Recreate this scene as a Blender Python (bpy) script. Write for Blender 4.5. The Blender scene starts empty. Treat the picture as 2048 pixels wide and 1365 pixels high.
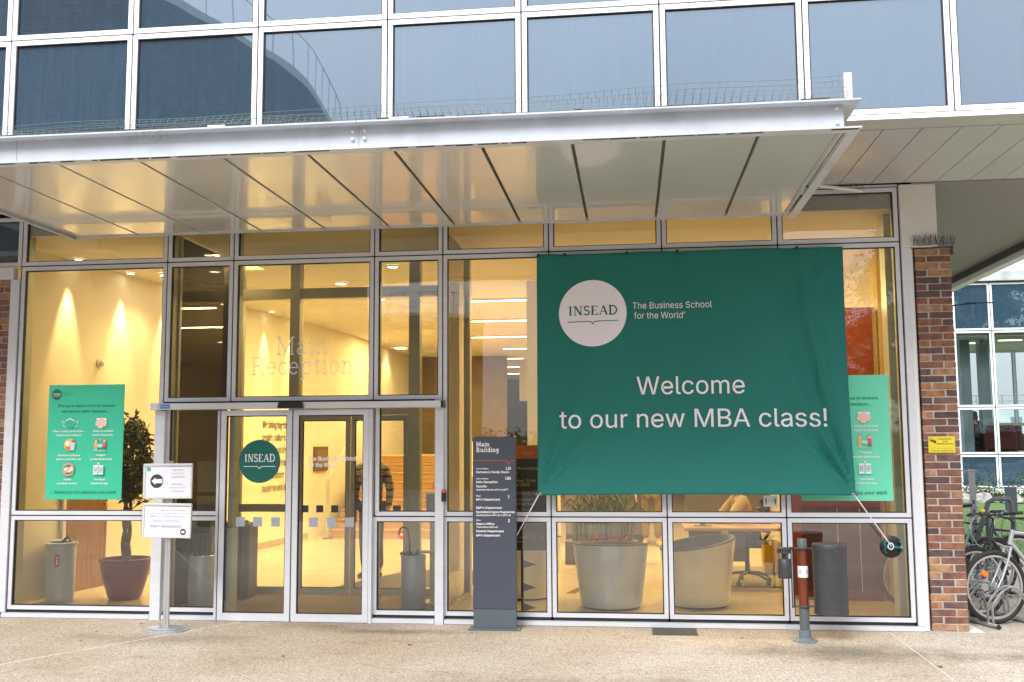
import bpy, bmesh, math, random
from mathutils import Vector, Matrix
R = math.radians
random.seed(7)
scene = bpy.context.scene
COL = scene.collection

# ------------------------------------------------------------------ camera
CAMPOS = Vector((0.0, -9.77, 1.77))
def cam_axes(yaw, pitch, roll):
    cy, sy, cp, sp = math.cos(yaw), math.sin(yaw), math.cos(pitch), math.sin(pitch)
    f = Vector((-sy*cp, cy*cp, sp)); r0 = Vector((cy, sy, 0)); u0 = r0.cross(f)
    return r0*math.cos(roll)+u0*math.sin(roll), u0*math.cos(roll)-r0*math.sin(roll), f
cr, cu, cf = cam_axes(R(6.784), R(5.7785), R(-0.344))
cd = bpy.data.cameras.new('camera'); cam = bpy.data.objects.new('camera', cd); COL.objects.link(cam)
m = Matrix.Identity(4)
for i in range(3):
    m[i][0], m[i][1], m[i][2], m[i][3] = cr[i], cu[i], -cf[i], CAMPOS[i]
cam.matrix_world = m
cd.sensor_width = 36; cd.lens = 1981.7/2048*36; cd.clip_start = .05; cd.clip_end = 2000
scene.camera = cam

# ------------------------------------------------------------------ sky, sun, exposure
SUN_EL, SUN_AZ = R(45), R(205)
w = bpy.data.worlds.new("World"); scene.world = w; w.use_nodes = True
nt = w.node_tree; nt.nodes.clear()
def N(tree, t, **k):
    n = tree.nodes.new(t)
    for a, b in k.items(): setattr(n, a, b)
    return n
out = N(nt, 'ShaderNodeOutputWorld'); bg = N(nt, 'ShaderNodeBackground'); bg.inputs[1].default_value = 0.1
sky = N(nt, 'ShaderNodeTexSky'); sky.sky_type = 'NISHITA'; sky.sun_disc = False
sky.sun_elevation = SUN_EL; sky.sun_rotation = SUN_AZ; sky.dust_density = 3; sky.air_density = 1
tc = N(nt, 'ShaderNodeTexCoord'); cn = N(nt, 'ShaderNodeTexNoise'); cn.inputs['Scale'].default_value = 2.2; cn.inputs['Detail'].default_value = 5
nt.links.new(tc.outputs['Generated'], cn.inputs['Vector'])
ramp = N(nt, 'ShaderNodeValToRGB'); nt.links.new(cn.outputs[0], ramp.inputs[0])
ramp.color_ramp.elements[0].position = .3; ramp.color_ramp.elements[0].color = (.72, .75, .83, 1)
ramp.color_ramp.elements[1].position = .7; ramp.color_ramp.elements[1].color = (.95, .965, 1, 1)
sc = N(nt, 'ShaderNodeVectorMath', operation='SCALE'); sc.inputs['Scale'].default_value = 12.5
nt.links.new(ramp.outputs[0], sc.inputs[0])
# an overcast sky is about three times as bright overhead as at the horizon
sz = N(nt, 'ShaderNodeSeparateXYZ'); nt.links.new(tc.outputs['Generated'], sz.inputs[0])
mz = N(nt, 'ShaderNodeMath', operation='MULTIPLY_ADD'); mz.inputs[1].default_value = 17; mz.inputs[2].default_value = 5.2; mz.use_clamp = False
mz0 = N(nt, 'ShaderNodeMath', operation='MAXIMUM'); mz0.inputs[1].default_value = 0; nt.links.new(sz.outputs[2], mz0.inputs[0]); nt.links.new(mz0.outputs[0], mz.inputs[0]); nt.links.new(mz.outputs[0], sc.inputs['Scale'])
mx = N(nt, 'ShaderNodeMix', data_type='RGBA'); mx.inputs[0].default_value = .88
nt.links.new(sky.outputs[0], mx.inputs[6]); nt.links.new(sc.outputs[0], mx.inputs[7])
nt.links.new(mx.outputs[2], bg.inputs[0]); nt.links.new(bg.outputs[0], out.inputs[0])
sl = bpy.data.lights.new('sun', 'SUN'); sl.energy = 2.1; sl.angle = R(26); sl.color = (1, .985, .96)
so = bpy.data.objects.new('sun', sl); COL.objects.link(so)
sd = Vector((math.sin(SUN_AZ)*math.cos(SUN_EL), math.cos(SUN_AZ)*math.cos(SUN_EL), math.sin(SUN_EL)))
so.rotation_euler = sd.to_track_quat('Z', 'Y').to_euler(); so.location = (-6, -20, 20)
vs = scene.view_settings; vs.view_transform = 'Standard'; vs.look = 'None'; vs.gamma = 1; vs.use_curve_mapping = False
vs.exposure = 1.0
cy = scene.cycles
try:
    cy.use_denoising = True; cy.denoiser = 'OPENIMAGEDENOISE'
    cy.max_bounces = 9; cy.diffuse_bounces = 4; cy.glossy_bounces = 5; cy.transparent_max_bounces = 24; cy.transmission_bounces = 4
    cy.caustics_reflective = False; cy.caustics_refractive = False; cy.sample_clamp_indirect = 6
except Exception as e: print(e)

# ------------------------------------------------------------------ materials
MATS = {}
def mat(name, col=(.5, .5, .5), rough=.5, metal=0., var=0., vscale=8., bump=0., bscale=60., coat=0., spec=.5, emit=None, estr=0., stretch=None, col2=None, detail=4, dirt=0.):
    if name in MATS: return MATS[name]
    M = bpy.data.materials.new(name); M.use_nodes = True; t = M.node_tree; b = t.nodes['Principled BSDF']
    b.inputs['Base Color'].default_value = (*col, 1); b.inputs['Roughness'].default_value = rough; b.inputs['Metallic'].default_value = metal
    b.inputs['Coat Weight'].default_value = coat; b.inputs['Coat Roughness'].default_value = .05; b.inputs['Specular IOR Level'].default_value = spec
    if emit: b.inputs['Emission Color'].default_value = (*emit, 1); b.inputs['Emission Strength'].default_value = estr
    if var or bump or col2 or dirt:
        c = N(t, 'ShaderNodeTexCoord'); mp = N(t, 'ShaderNodeMapping'); t.links.new(c.outputs['Object'], mp.inputs[0])
        if stretch: mp.inputs['Scale'].default_value = stretch
    if var or col2:
        n = N(t, 'ShaderNodeTexNoise'); n.inputs['Scale'].default_value = vscale; n.inputs['Detail'].default_value = detail; t.links.new(mp.outputs[0], n.inputs['Vector'])
        r = N(t, 'ShaderNodeValToRGB'); r.color_ramp.elements[0].position = .3; r.color_ramp.elements[1].position = .7
        c2 = col2 or tuple(min(1, x*(1+var)) for x in col); c1 = col if col2 else tuple(x*(1-var) for x in col)
        r.color_ramp.elements[0].color = (*c1, 1); r.color_ramp.elements[1].color = (*c2, 1)
        t.links.new(n.outputs[0], r.inputs[0]); last = r.outputs[0]
        if dirt:
            n3 = N(t, 'ShaderNodeTexNoise'); n3.inputs['Scale'].default_value = 1.3; n3.inputs['Detail'].default_value = 8; n3.inputs['Roughness'].default_value = .7
            t.links.new(mp.outputs[0], n3.inputs['Vector'])
            r3 = N(t, 'ShaderNodeValToRGB'); r3.color_ramp.elements[0].position = .52; r3.color_ramp.elements[1].position = .75
            r3.color_ramp.elements[0].color = (1, 1, 1, 1); r3.color_ramp.elements[1].color = (1-dirt, 1-dirt, 1-dirt*1.1, 1)
            t.links.new(n3.outputs[0], r3.inputs[0])
            mm = N(t, 'ShaderNodeMix', data_type='RGBA', blend_type='MULTIPLY'); mm.inputs[0].default_value = 1
            t.links.new(last, mm.inputs[6]); t.links.new(r3.outputs[0], mm.inputs[7]); last = mm.outputs[2]
        t.links.new(last, b.inputs['Base Color'])
    if bump:
        n2 = N(t, 'ShaderNodeTexNoise'); n2.inputs['Scale'].default_value = bscale; n2.inputs['Detail'].default_value = 3; t.links.new(mp.outputs[0], n2.inputs['Vector'])
        bp = N(t, 'ShaderNodeBump'); bp.inputs['Strength'].default_value = 1; bp.inputs['Distance'].default_value = bump
        t.links.new(n2.outputs[0], bp.inputs['Height']); t.links.new(bp.outputs[0], b.inputs['Normal'])
        if coat: t.links.new(bp.outputs[0], b.inputs['Coat Normal'])
    MATS[name] = M; return M

def glassmat(name, tint=(.9, .92, .88), base=.1, ior=1.5, wave=.0006, wscale=1.6, dust=.0):
    M = bpy.data.materials.new(name); M.use_nodes = True; t = M.node_tree; t.nodes.clear()
    o = N(t, 'ShaderNodeOutputMaterial'); tr = N(t, 'ShaderNodeBsdfTransparent'); gl = N(t, 'ShaderNodeBsdfGlossy'); mxs = N(t, 'ShaderNodeMixShader')
    tr.inputs[0].default_value = (*tint, 1); gl.inputs['Roughness'].default_value = 0.0; gl.inputs[0].default_value = (.97, .98, 1, 1)
    fr = N(t, 'ShaderNodeFresnel'); fr.inputs[0].default_value = ior
    ma = N(t, 'ShaderNodeMath', operation='MULTIPLY_ADD'); ma.inputs[1].default_value = 1.25; ma.inputs[2].default_value = base; ma.use_clamp = True
    t.links.new(fr.outputs[0], ma.inputs[0]); t.links.new(ma.outputs[0], mxs.inputs[0])
    c = N(t, 'ShaderNodeTexCoord'); n = N(t, 'ShaderNodeTexNoise'); n.inputs['Scale'].default_value = wscale; n.inputs['Detail'].default_value = 1.5
    oi = N(t, 'ShaderNodeObjectInfo'); ad = N(t, 'ShaderNodeVectorMath', operation='ADD'); sc_ = N(t, 'ShaderNodeVectorMath', operation='SCALE'); sc_.inputs['Scale'].default_value = 30
    cx = N(t, 'ShaderNodeCombineXYZ'); t.links.new(oi.outputs['Random'], cx.inputs[0]); t.links.new(oi.outputs['Random'], cx.inputs[2]); t.links.new(cx.outputs[0], sc_.inputs[0])
    t.links.new(c.outputs['Object'], ad.inputs[0]); t.links.new(sc_.outputs[0], ad.inputs[1]); t.links.new(ad.outputs[0], n.inputs['Vector'])
    bp = N(t, 'ShaderNodeBump'); bp.inputs['Distance'].default_value = wave; bp.inputs['Strength'].default_value = 1
    t.links.new(n.outputs[0], bp.inputs['Height']); t.links.new(bp.outputs[0], gl.inputs['Normal'])
    t.links.new(tr.outputs[0], mxs.inputs[1]); t.links.new(gl.outputs[0], mxs.inputs[2]); t.links.new(mxs.outputs[0], o.inputs[0])
    MATS[name] = M; return M

def spandrelmat():
    M = bpy.data.materials.new('spandrel_glass'); M.use_nodes = True; t = M.node_tree; t.nodes.clear()
    o = N(t, 'ShaderNodeOutputMaterial'); df = N(t, 'ShaderNodeBsdfDiffuse'); gl = N(t, 'ShaderNodeBsdfGlossy'); mxs = N(t, 'ShaderNodeMixShader')
    gl.inputs['Roughness'].default_value = .012; gl.inputs[0].default_value = (.78, .88, 1, 1)
    fr = N(t, 'ShaderNodeFresnel'); fr.inputs[0].default_value = 1.55
    ma = N(t, 'ShaderNodeMath', operation='MULTIPLY_ADD'); ma.inputs[1].default_value = 1.1; ma.inputs[2].default_value = .17; ma.use_clamp = True
    t.links.new(fr.outputs[0], ma.inputs[0]); t.links.new(ma.outputs[0], mxs.inputs[0])
    c = N(t, 'ShaderNodeTexCoord'); n = N(t, 'ShaderNodeTexNoise'); n.inputs['Scale'].default_value = 1.4; n.inputs['Detail'].default_value = 1
    bp = N(t, 'ShaderNodeBump'); bp.inputs['Distance'].default_value = .0022; bp.inputs['Strength'].default_value = 1
    t.links.new(c.outputs['Object'], n.inputs['Vector']); t.links.new(n.outputs[0], bp.inputs['Height']); t.links.new(bp.outputs[0], gl.inputs['Normal'])
    # rain streaks and fine grain in the blue enamel
    mp = N(t, 'ShaderNodeMapping'); mp.inputs['Scale'].default_value = (30, 1, .8); t.links.new(c.outputs['Object'], mp.inputs[0])
    n2 = N(t, 'ShaderNodeTexNoise'); n2.inputs['Scale'].default_value = 1; n2.inputs['Detail'].default_value = 6; t.links.new(mp.outputs[0], n2.inputs['Vector'])
    r = N(t, 'ShaderNodeValToRGB'); r.color_ramp.elements[0].color = (.032, .064, .100, 1); r.color_ramp.elements[1].color = (.042, .080, .122, 1); r.color_ramp.elements[0].position = .35; r.color_ramp.elements[1].position = .75
    oi = N(t, 'ShaderNodeObjectInfo'); ad = N(t, 'ShaderNodeVectorMath', operation='ADD'); cx = N(t, 'ShaderNodeCombineXYZ'); ml = N(t, 'ShaderNodeMath', operation='MULTIPLY'); ml.inputs[1].default_value = 40
    t.links.new(oi.outputs['Random'], ml.inputs[0]); t.links.new(ml.outputs[0], cx.inputs[0]); t.links.new(c.outputs['Object'], ad.inputs[0]); t.links.new(cx.outputs[0], ad.inputs[1]); t.links.new(ad.outputs[0], n.inputs['Vector'])
    hs = N(t, 'ShaderNodeHueSaturation'); vm = N(t, 'ShaderNodeMath', operation='MULTIPLY_ADD'); vm.inputs[1].default_value = .35; vm.inputs[2].default_value = .85; t.links.new(oi.outputs['Random'], vm.inputs[0]); t.links.new(vm.outputs[0], hs.inputs['Value']); t.links.new(r.outputs[0], hs.inputs['Color'])
    t.links.new(n2.outputs[0], r.inputs[0]); t.links.new(hs.outputs[0], df.inputs[0])
    t.links.new(df.outputs[0], mxs.inputs[1]); t.links.new(gl.outputs[0], mxs.inputs[2]); t.links.new(mxs.outputs[0], o.inputs[0])
    MATS['spandrel'] = M; return M

GL = glassmat('lobby_glass', (.87, .88, .81), .07, 1.5, .0008, 1.5)
GLI = glassmat('inner_glass', (.95, .97, .93), .02, 1.35, .0004, 1.2)
GLU = glassmat('upper_glass', (.5, .6, .7), .22, 1.5, .002, 1.3)
SP = spandrelmat()
ALU = mat('anodised_frame', (.67, .685, .74), .34, .12, var=.05, vscale=3, stretch=(1, 1, 6))
ALUW = mat('white_frame', (.88, .89, .93), .35, 0, var=.03, vscale=2)
GASK = mat('gasket', (.012, .012, .014), .6)
MULL = mat('inner_mullion', (.50, .56, .54), .4, .1, var=.06)
BEAM = mat('painted_steel', (.50, .53, .585), .42, 0, var=.05, vscale=5, dirt=.25, bump=.0006, bscale=25)
PANEL = mat('lacquered_panel', (.56, .56, .53), .22, 0, var=.03, vscale=1.2, coat=.75, bump=.0028, bscale=1.3, dirt=.06)
SOFF = mat('soffit_paint', (.42, .425, .435), .38, 0, var=.04, vscale=2, coat=.15, bump=.001, bscale=2)
SLOT = mat('slot_dark', (.075, .075, .068), .8)
CONC = mat('white_concrete', (.66, .65, .62), .6, 0, var=.06, vscale=4, dirt=.25, bump=.0008, bscale=40)
WHITEP = mat('white_paint', (.72, .72, .74), .5, 0, var=.03, vscale=2)
MORT = mat('mortar', (.42, .395, .36), .95, 0, var=.15, vscale=20, bump=.002, bscale=150)
BLACK = mat('black_plastic', (.015, .016, .018), .4)
DKGREY = mat('charcoal_powder', (.042, .044, .048), .42, 0, var=.12, vscale=12, bump=.0002, bscale=300)
STEEL = mat('galvanised', (.42, .43, .44), .35, .8, var=.15, vscale=20)
CHROME = mat('chrome', (.6, .6, .6), .12, 1)
WALLM = mat('interior_plaster', (.80, .77, .70), .75, 0, var=.02, vscale=2)
CEILM = mat('interior_ceiling', (.78, .76, .70), .8, 0, var=.02, vscale=1)
FLOORM = mat('polished_floor', (.58, .50, .38), .22, 0, var=.08, vscale=2.5, bump=.0004, bscale=3)
WOODM = mat('light_wood', (.50, .33, .17), .45, 0, var=.16, vscale=3, stretch=(1, 1, 14), detail=6)
WOODD = mat('brown_wood', (.24, .13, .06), .45, 0, var=.25, vscale=4, stretch=(12, 12, 1), detail=6)
RED = mat('rust_panel', (.33, .055, .018), .5, 0, var=.12, vscale=2)
MAROON = mat('maroon_leather', (.10, .018, .02), .35, 0, var=.2, vscale=6)
GREEND = mat('logo_green', (.004, .135, .115), .5)
WHITE = mat('print_white', (.82, .82, .84), .6)
WHITEB = mat('banner_white', (.86, .84, .92), .7)
INK = mat('print_ink', (.03, .03, .04), .6)

def brickmat(name):
    M = bpy.data.materials.new(name); M.use_nodes = True; t = M.node_tree; b = t.nodes['Principled BSDF']; b.inputs['Roughness'].default_value = .85
    oi = N(t, 'ShaderNodeObjectInfo'); r = N(t, 'ShaderNodeValToRGB'); cr_ = r.color_ramp; cr_.interpolation = 'LINEAR'
    cols = [(0, (.10, .068, .064)), (.18, (.14, .086, .078)), (.34, (.20, .10, .078)), (.5, (.24, .11, .072)), (.66, (.32, .145, .085)), (.8, (.39, .20, .095)), (.92, (.42, .24, .12)), (1, (.44, .22, .15))]
    cr_.elements[0].color = (*cols[0][1], 1); cr_.elements[1].color = (*cols[-1][1], 1)
    for p, c in cols[1:-1]: cr_.elements.new(p).color = (*c, 1)
    t.links.new(oi.outputs['Random'], r.inputs[0])
    c = N(t, 'ShaderNodeTexCoord'); ad = N(t, 'ShaderNodeVectorMath', operation='ADD'); s = N(t, 'ShaderNodeVectorMath', operation='SCALE'); s.inputs['Scale'].default_value = 50
    cx = N(t, 'ShaderNodeCombineXYZ'); t.links.new(oi.outputs['Random'], cx.inputs[0]); t.links.new(cx.outputs[0], s.inputs[0]); t.links.new(c.outputs['Object'], ad.inputs[0]); t.links.new(s.outputs[0], ad.inputs[1])
    n = N(t, 'ShaderNodeTexNoise'); n.inputs['Scale'].default_value = 14; n.inputs['Detail'].default_value = 5; n.inputs['Roughness'].default_value = .65; t.links.new(ad.outputs[0], n.inputs['Vector'])
    r2 = N(t, 'ShaderNodeValToRGB'); r2.color_ramp.elements[0].position = .32; r2.color_ramp.elements[1].position = .68; r2.color_ramp.elements[0].color = (.52, .50, .55, 1); r2.color_ramp.elements[1].color = (1.15, 1.12, 1.1, 1)
    t.links.new(n.outputs[0], r2.inputs[0]); mm = N(t, 'ShaderNodeMix', data_type='RGBA', blend_type='MULTIPLY'); mm.inputs[0].default_value = 1
    t.links.new(r.outputs[0], mm.inputs[6]); t.links.new(r2.outputs[0], mm.inputs[7])
    n2 = N(t, 'ShaderNodeTexNoise'); n2.inputs['Scale'].default_value = 90; n2.inputs['Detail'].default_value = 4; t.links.new(ad.outputs[0], n2.inputs['Vector'])
    r3 = N(t, 'ShaderNodeValToRGB'); r3.color_ramp.elements[0].position = .28; r3.color_ramp.elements[1].position = .36; r3.color_ramp.elements[0].color = (.35, .33, .33, 1); r3.color_ramp.elements[1].color = (1, 1, 1, 1)
    t.links.new(n2.outputs[0], r3.inputs[0]); m3 = N(t, 'ShaderNodeMix', data_type='RGBA', blend_type='MULTIPLY'); m3.inputs[0].default_value = .8
    t.links.new(mm.outputs[2], m3.inputs[6]); t.links.new(r3.outputs[0], m3.inputs[7]); t.links.new(m3.outputs[2], b.inputs['Base Color'])
    bp = N(t, 'ShaderNodeBump'); bp.inputs['Distance'].default_value = .0022; t.links.new(n2.outputs[0], bp.inputs['Height']); t.links.new(bp.outputs[0], b.inputs['Normal'])
    return M
BRICK = brickmat('clay_brick')

def farbrick(name, sc=1.0):
    M = bpy.data.materials.new(name); M.use_nodes = True; t = M.node_tree; b = t.nodes['Principled BSDF']; b.inputs['Roughness'].default_value = .9
    c = N(t, 'ShaderNodeTexCoord'); mp = N(t, 'ShaderNodeMapping'); mp.inputs['Rotation'].default_value = (R(90), 0, 0)
    t.links.new(c.outputs['UV'], mp.inputs[0]) if False else None
    bt = N(t, 'ShaderNodeTexBrick'); bt.inputs['Scale'].default_value = sc; bt.inputs['Brick Width'].default_value = .23; bt.inputs['Row Height'].default_value = .07; bt.inputs['Mortar Size'].default_value = .008
    bt.inputs['Color1'].default_value = (.11, .055, .035, 1); bt.inputs['Color2'].default_value = (.24, .11, .05, 1); bt.inputs['Mortar'].default_value = (.2, .18, .15, 1)
    t.links.new(c.outputs['UV'], bt.inputs['Vector'])
    n = N(t, 'ShaderNodeTexNoise'); n.inputs['Scale'].default_value = .8; n.inputs['Detail'].default_value = 5; t.links.new(c.outputs['UV'], n.inputs['Vector'])
    mm = N(t, 'ShaderNodeMix', data_type='RGBA', blend_type='MULTIPLY'); mm.inputs[0].default_value = .6; t.links.new(bt.outputs[0], mm.inputs[6]); t.links.new(n.outputs[0], mm.inputs[7])
    t.links.new(mm.outputs[2], b.inputs['Base Color']); return M
FARB = farbrick('far_brick')

def groundmat():
    M = bpy.data.materials.new('exposed_aggregate'); M.use_nodes = True; t = M.node_tree; b = t.nodes['Principled BSDF']; b.inputs['Roughness'].default_value = .8
    c = N(t, 'ShaderNodeTexCoord'); L = t.links.new
    v = N(t, 'ShaderNodeTexVoronoi'); v.inputs['Scale'].default_value = 95; L(c.outputs['Object'], v.inputs['Vector'])
    sep = N(t, 'ShaderNodeSeparateColor'); L(v.outputs['Color'], sep.inputs[0])
    r = N(t, 'ShaderNodeValToRGB'); e = r.color_ramp; e.elements[0].color = (.14, .11, .085, 1); e.elements[1].color = (.68, .65, .61, 1)
    for p, cc in ((.18, (.32, .26, .20)), (.45, (.46, .395, .32)), (.7, (.55, .49, .42)), (.88, (.41, .38, .345))): e.elements.new(p).color = (*cc, 1)
    L(sep.outputs[0], r.inputs[0])
    v2 = N(t, 'ShaderNodeTexVoronoi'); v2.feature = 'DISTANCE_TO_EDGE'; v2.inputs['Scale'].default_value = 95; L(c.outputs['Object'], v2.inputs['Vector'])
    r2 = N(t, 'ShaderNodeValToRGB'); r2.color_ramp.elements[0].position = .02; r2.color_ramp.elements[1].position = .12
    L(v2.outputs['Distance'], r2.inputs[0])
    mm = N(t, 'ShaderNodeMix', data_type='RGBA'); mm.inputs[6].default_value = (.33, .29, .24, 1); L(r2.outputs[0], mm.inputs[0]); L(r.outputs[0], mm.inputs[7])
    # broad tone changes: paler towards the wall, sandy patches, dark trodden stains
    n = N(t, 'ShaderNodeTexNoise'); n.inputs['Scale'].default_value = .55; n.inputs['Detail'].default_value = 5; n.inputs['Distortion'].default_value = .6; L(c.outputs['Object'], n.inputs['Vector'])
    r3 = N(t, 'ShaderNodeValToRGB'); r3.color_ramp.elements[0].position = .32; r3.color_ramp.elements[1].position = .66; r3.color_ramp.elements[0].color = (.86, .80, .70, 1); r3.color_ramp.elements[1].color = (1.12, 1.12, 1.14, 1)
    L(n.outputs[0], r3.inputs[0]); m2 = N(t, 'ShaderNodeMix', data_type='RGBA', blend_type='MULTIPLY'); m2.inputs[0].default_value = 1; L(mm.outputs[2], m2.inputs[6]); L(r3.outputs[0], m2.inputs[7])
    n4 = N(t, 'ShaderNodeTexNoise'); n4.inputs['Scale'].default_value = 1.7; n4.inputs['Detail'].default_value = 8; n4.inputs['Roughness'].default_value = .72
    mp = N(t, 'ShaderNodeMapping'); mp.inputs['Scale'].default_value = (.6, 1.6, 1); mp.inputs['Location'].default_value = (3.1, 1.2, 0); L(c.outputs['Object'], mp.inputs[0]); L(mp.outputs[0], n4.inputs['Vector'])
    r4 = N(t, 'ShaderNodeValToRGB'); r4.color_ramp.elements[0].position = .55; r4.color_ramp.elements[1].position = .78; r4.color_ramp.elements[0].color = (1, 1, 1, 1); r4.color_ramp.elements[1].color = (.5, .48, .46, 1)
    L(n4.outputs[0], r4.inputs[0]); m4 = N(t, 'ShaderNodeMix', data_type='RGBA', blend_type='MULTIPLY'); m4.inputs[0].default_value = .8; L(m2.outputs[2], m4.inputs[6]); L(r4.outputs[0], m4.inputs[7])
    # grime trodden round the smokers' post and along the door line
    def spotmask(loc, scl, lo, hi):
        m_ = N(t, 'ShaderNodeMapping'); m_.vector_type = 'POINT'; m_.inputs['Location'].default_value = tuple(-a/b_ for a, b_ in zip(loc, scl)); m_.inputs['Scale'].default_value = tuple(1/b_ for b_ in scl); L(c.outputs['Object'], m_.inputs[0])
        ln = N(t, 'ShaderNodeVectorMath', operation='LENGTH'); L(m_.outputs[0], ln.inputs[0]); nn = N(t, 'ShaderNodeTexNoise'); nn.inputs['Scale'].default_value = 4; nn.inputs['Detail'].default_value = 8; nn.inputs['Roughness'].default_value = .75; L(c.outputs['Object'], nn.inputs['Vector'])
        ad = N(t, 'ShaderNodeMath', operation='MULTIPLY_ADD'); ad.inputs[1].default_value = 1.5; L(nn.outputs[0], ad.inputs[0]); L(ln.outputs['Value'], ad.inputs[2])
        rr = N(t, 'ShaderNodeValToRGB'); rr.color_ramp.elements[0].position = lo; rr.color_ramp.elements[1].position = hi; rr.color_ramp.elements[0].color = (1, 1, 1, 1); rr.color_ramp.elements[1].color = (0, 0, 0, 1)
        dv = N(t, 'ShaderNodeMath', operation='MULTIPLY'); dv.inputs[1].default_value = .5; L(ad.outputs[0], dv.inputs[0]); L(dv.outputs[0], rr.inputs[0]); return rr.outputs[0]
    last = m4.outputs[2]
    for loc, scl, k_ in (((1.75, -1.0, 0), (1.5, .55, 1), .52), ((-2.3, -.45, 0), (1.0, .22, 1), .5), ((3.2, -1.1, 0), (1.1, .3, 1), .6), ((-4.3, -1.0, 0), (1.6, .4, 1), .7), ((-.6, -2.4, 0), (2.5, .5, 1), .75), ((-2.9, -.2, 0), (.9, .25, 1), .72)):
        mk = spotmask(loc, scl, .45, .78); mz_ = N(t, 'ShaderNodeMix', data_type='RGBA', blend_type='MULTIPLY'); mz_.inputs[7].default_value = (k_, k_*.97, k_*.93, 1); L(mk, mz_.inputs[0]); L(last, mz_.inputs[6]); last = mz_.outputs[2]
    L(last, b.inputs['Base Color'])
    bp = N(t, 'ShaderNodeBump'); bp.inputs['Distance'].default_value = .004; bp.inputs['Strength'].default_value = .9; L(v2.outputs['Distance'], bp.inputs['Height']); L(bp.outputs[0], b.inputs['Normal'])
    return M
AGG = groundmat()
DARKFLOOR = mat('mat_floor', (.20, .155, .11), .9, 0, var=.25, vscale=60, bump=.001, bscale=200)
GRASSM = mat('lawn_green', (.085, .155, .035), .9, 0, var=.3, vscale=9, detail=8, bump=.01, bscale=60)

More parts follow.
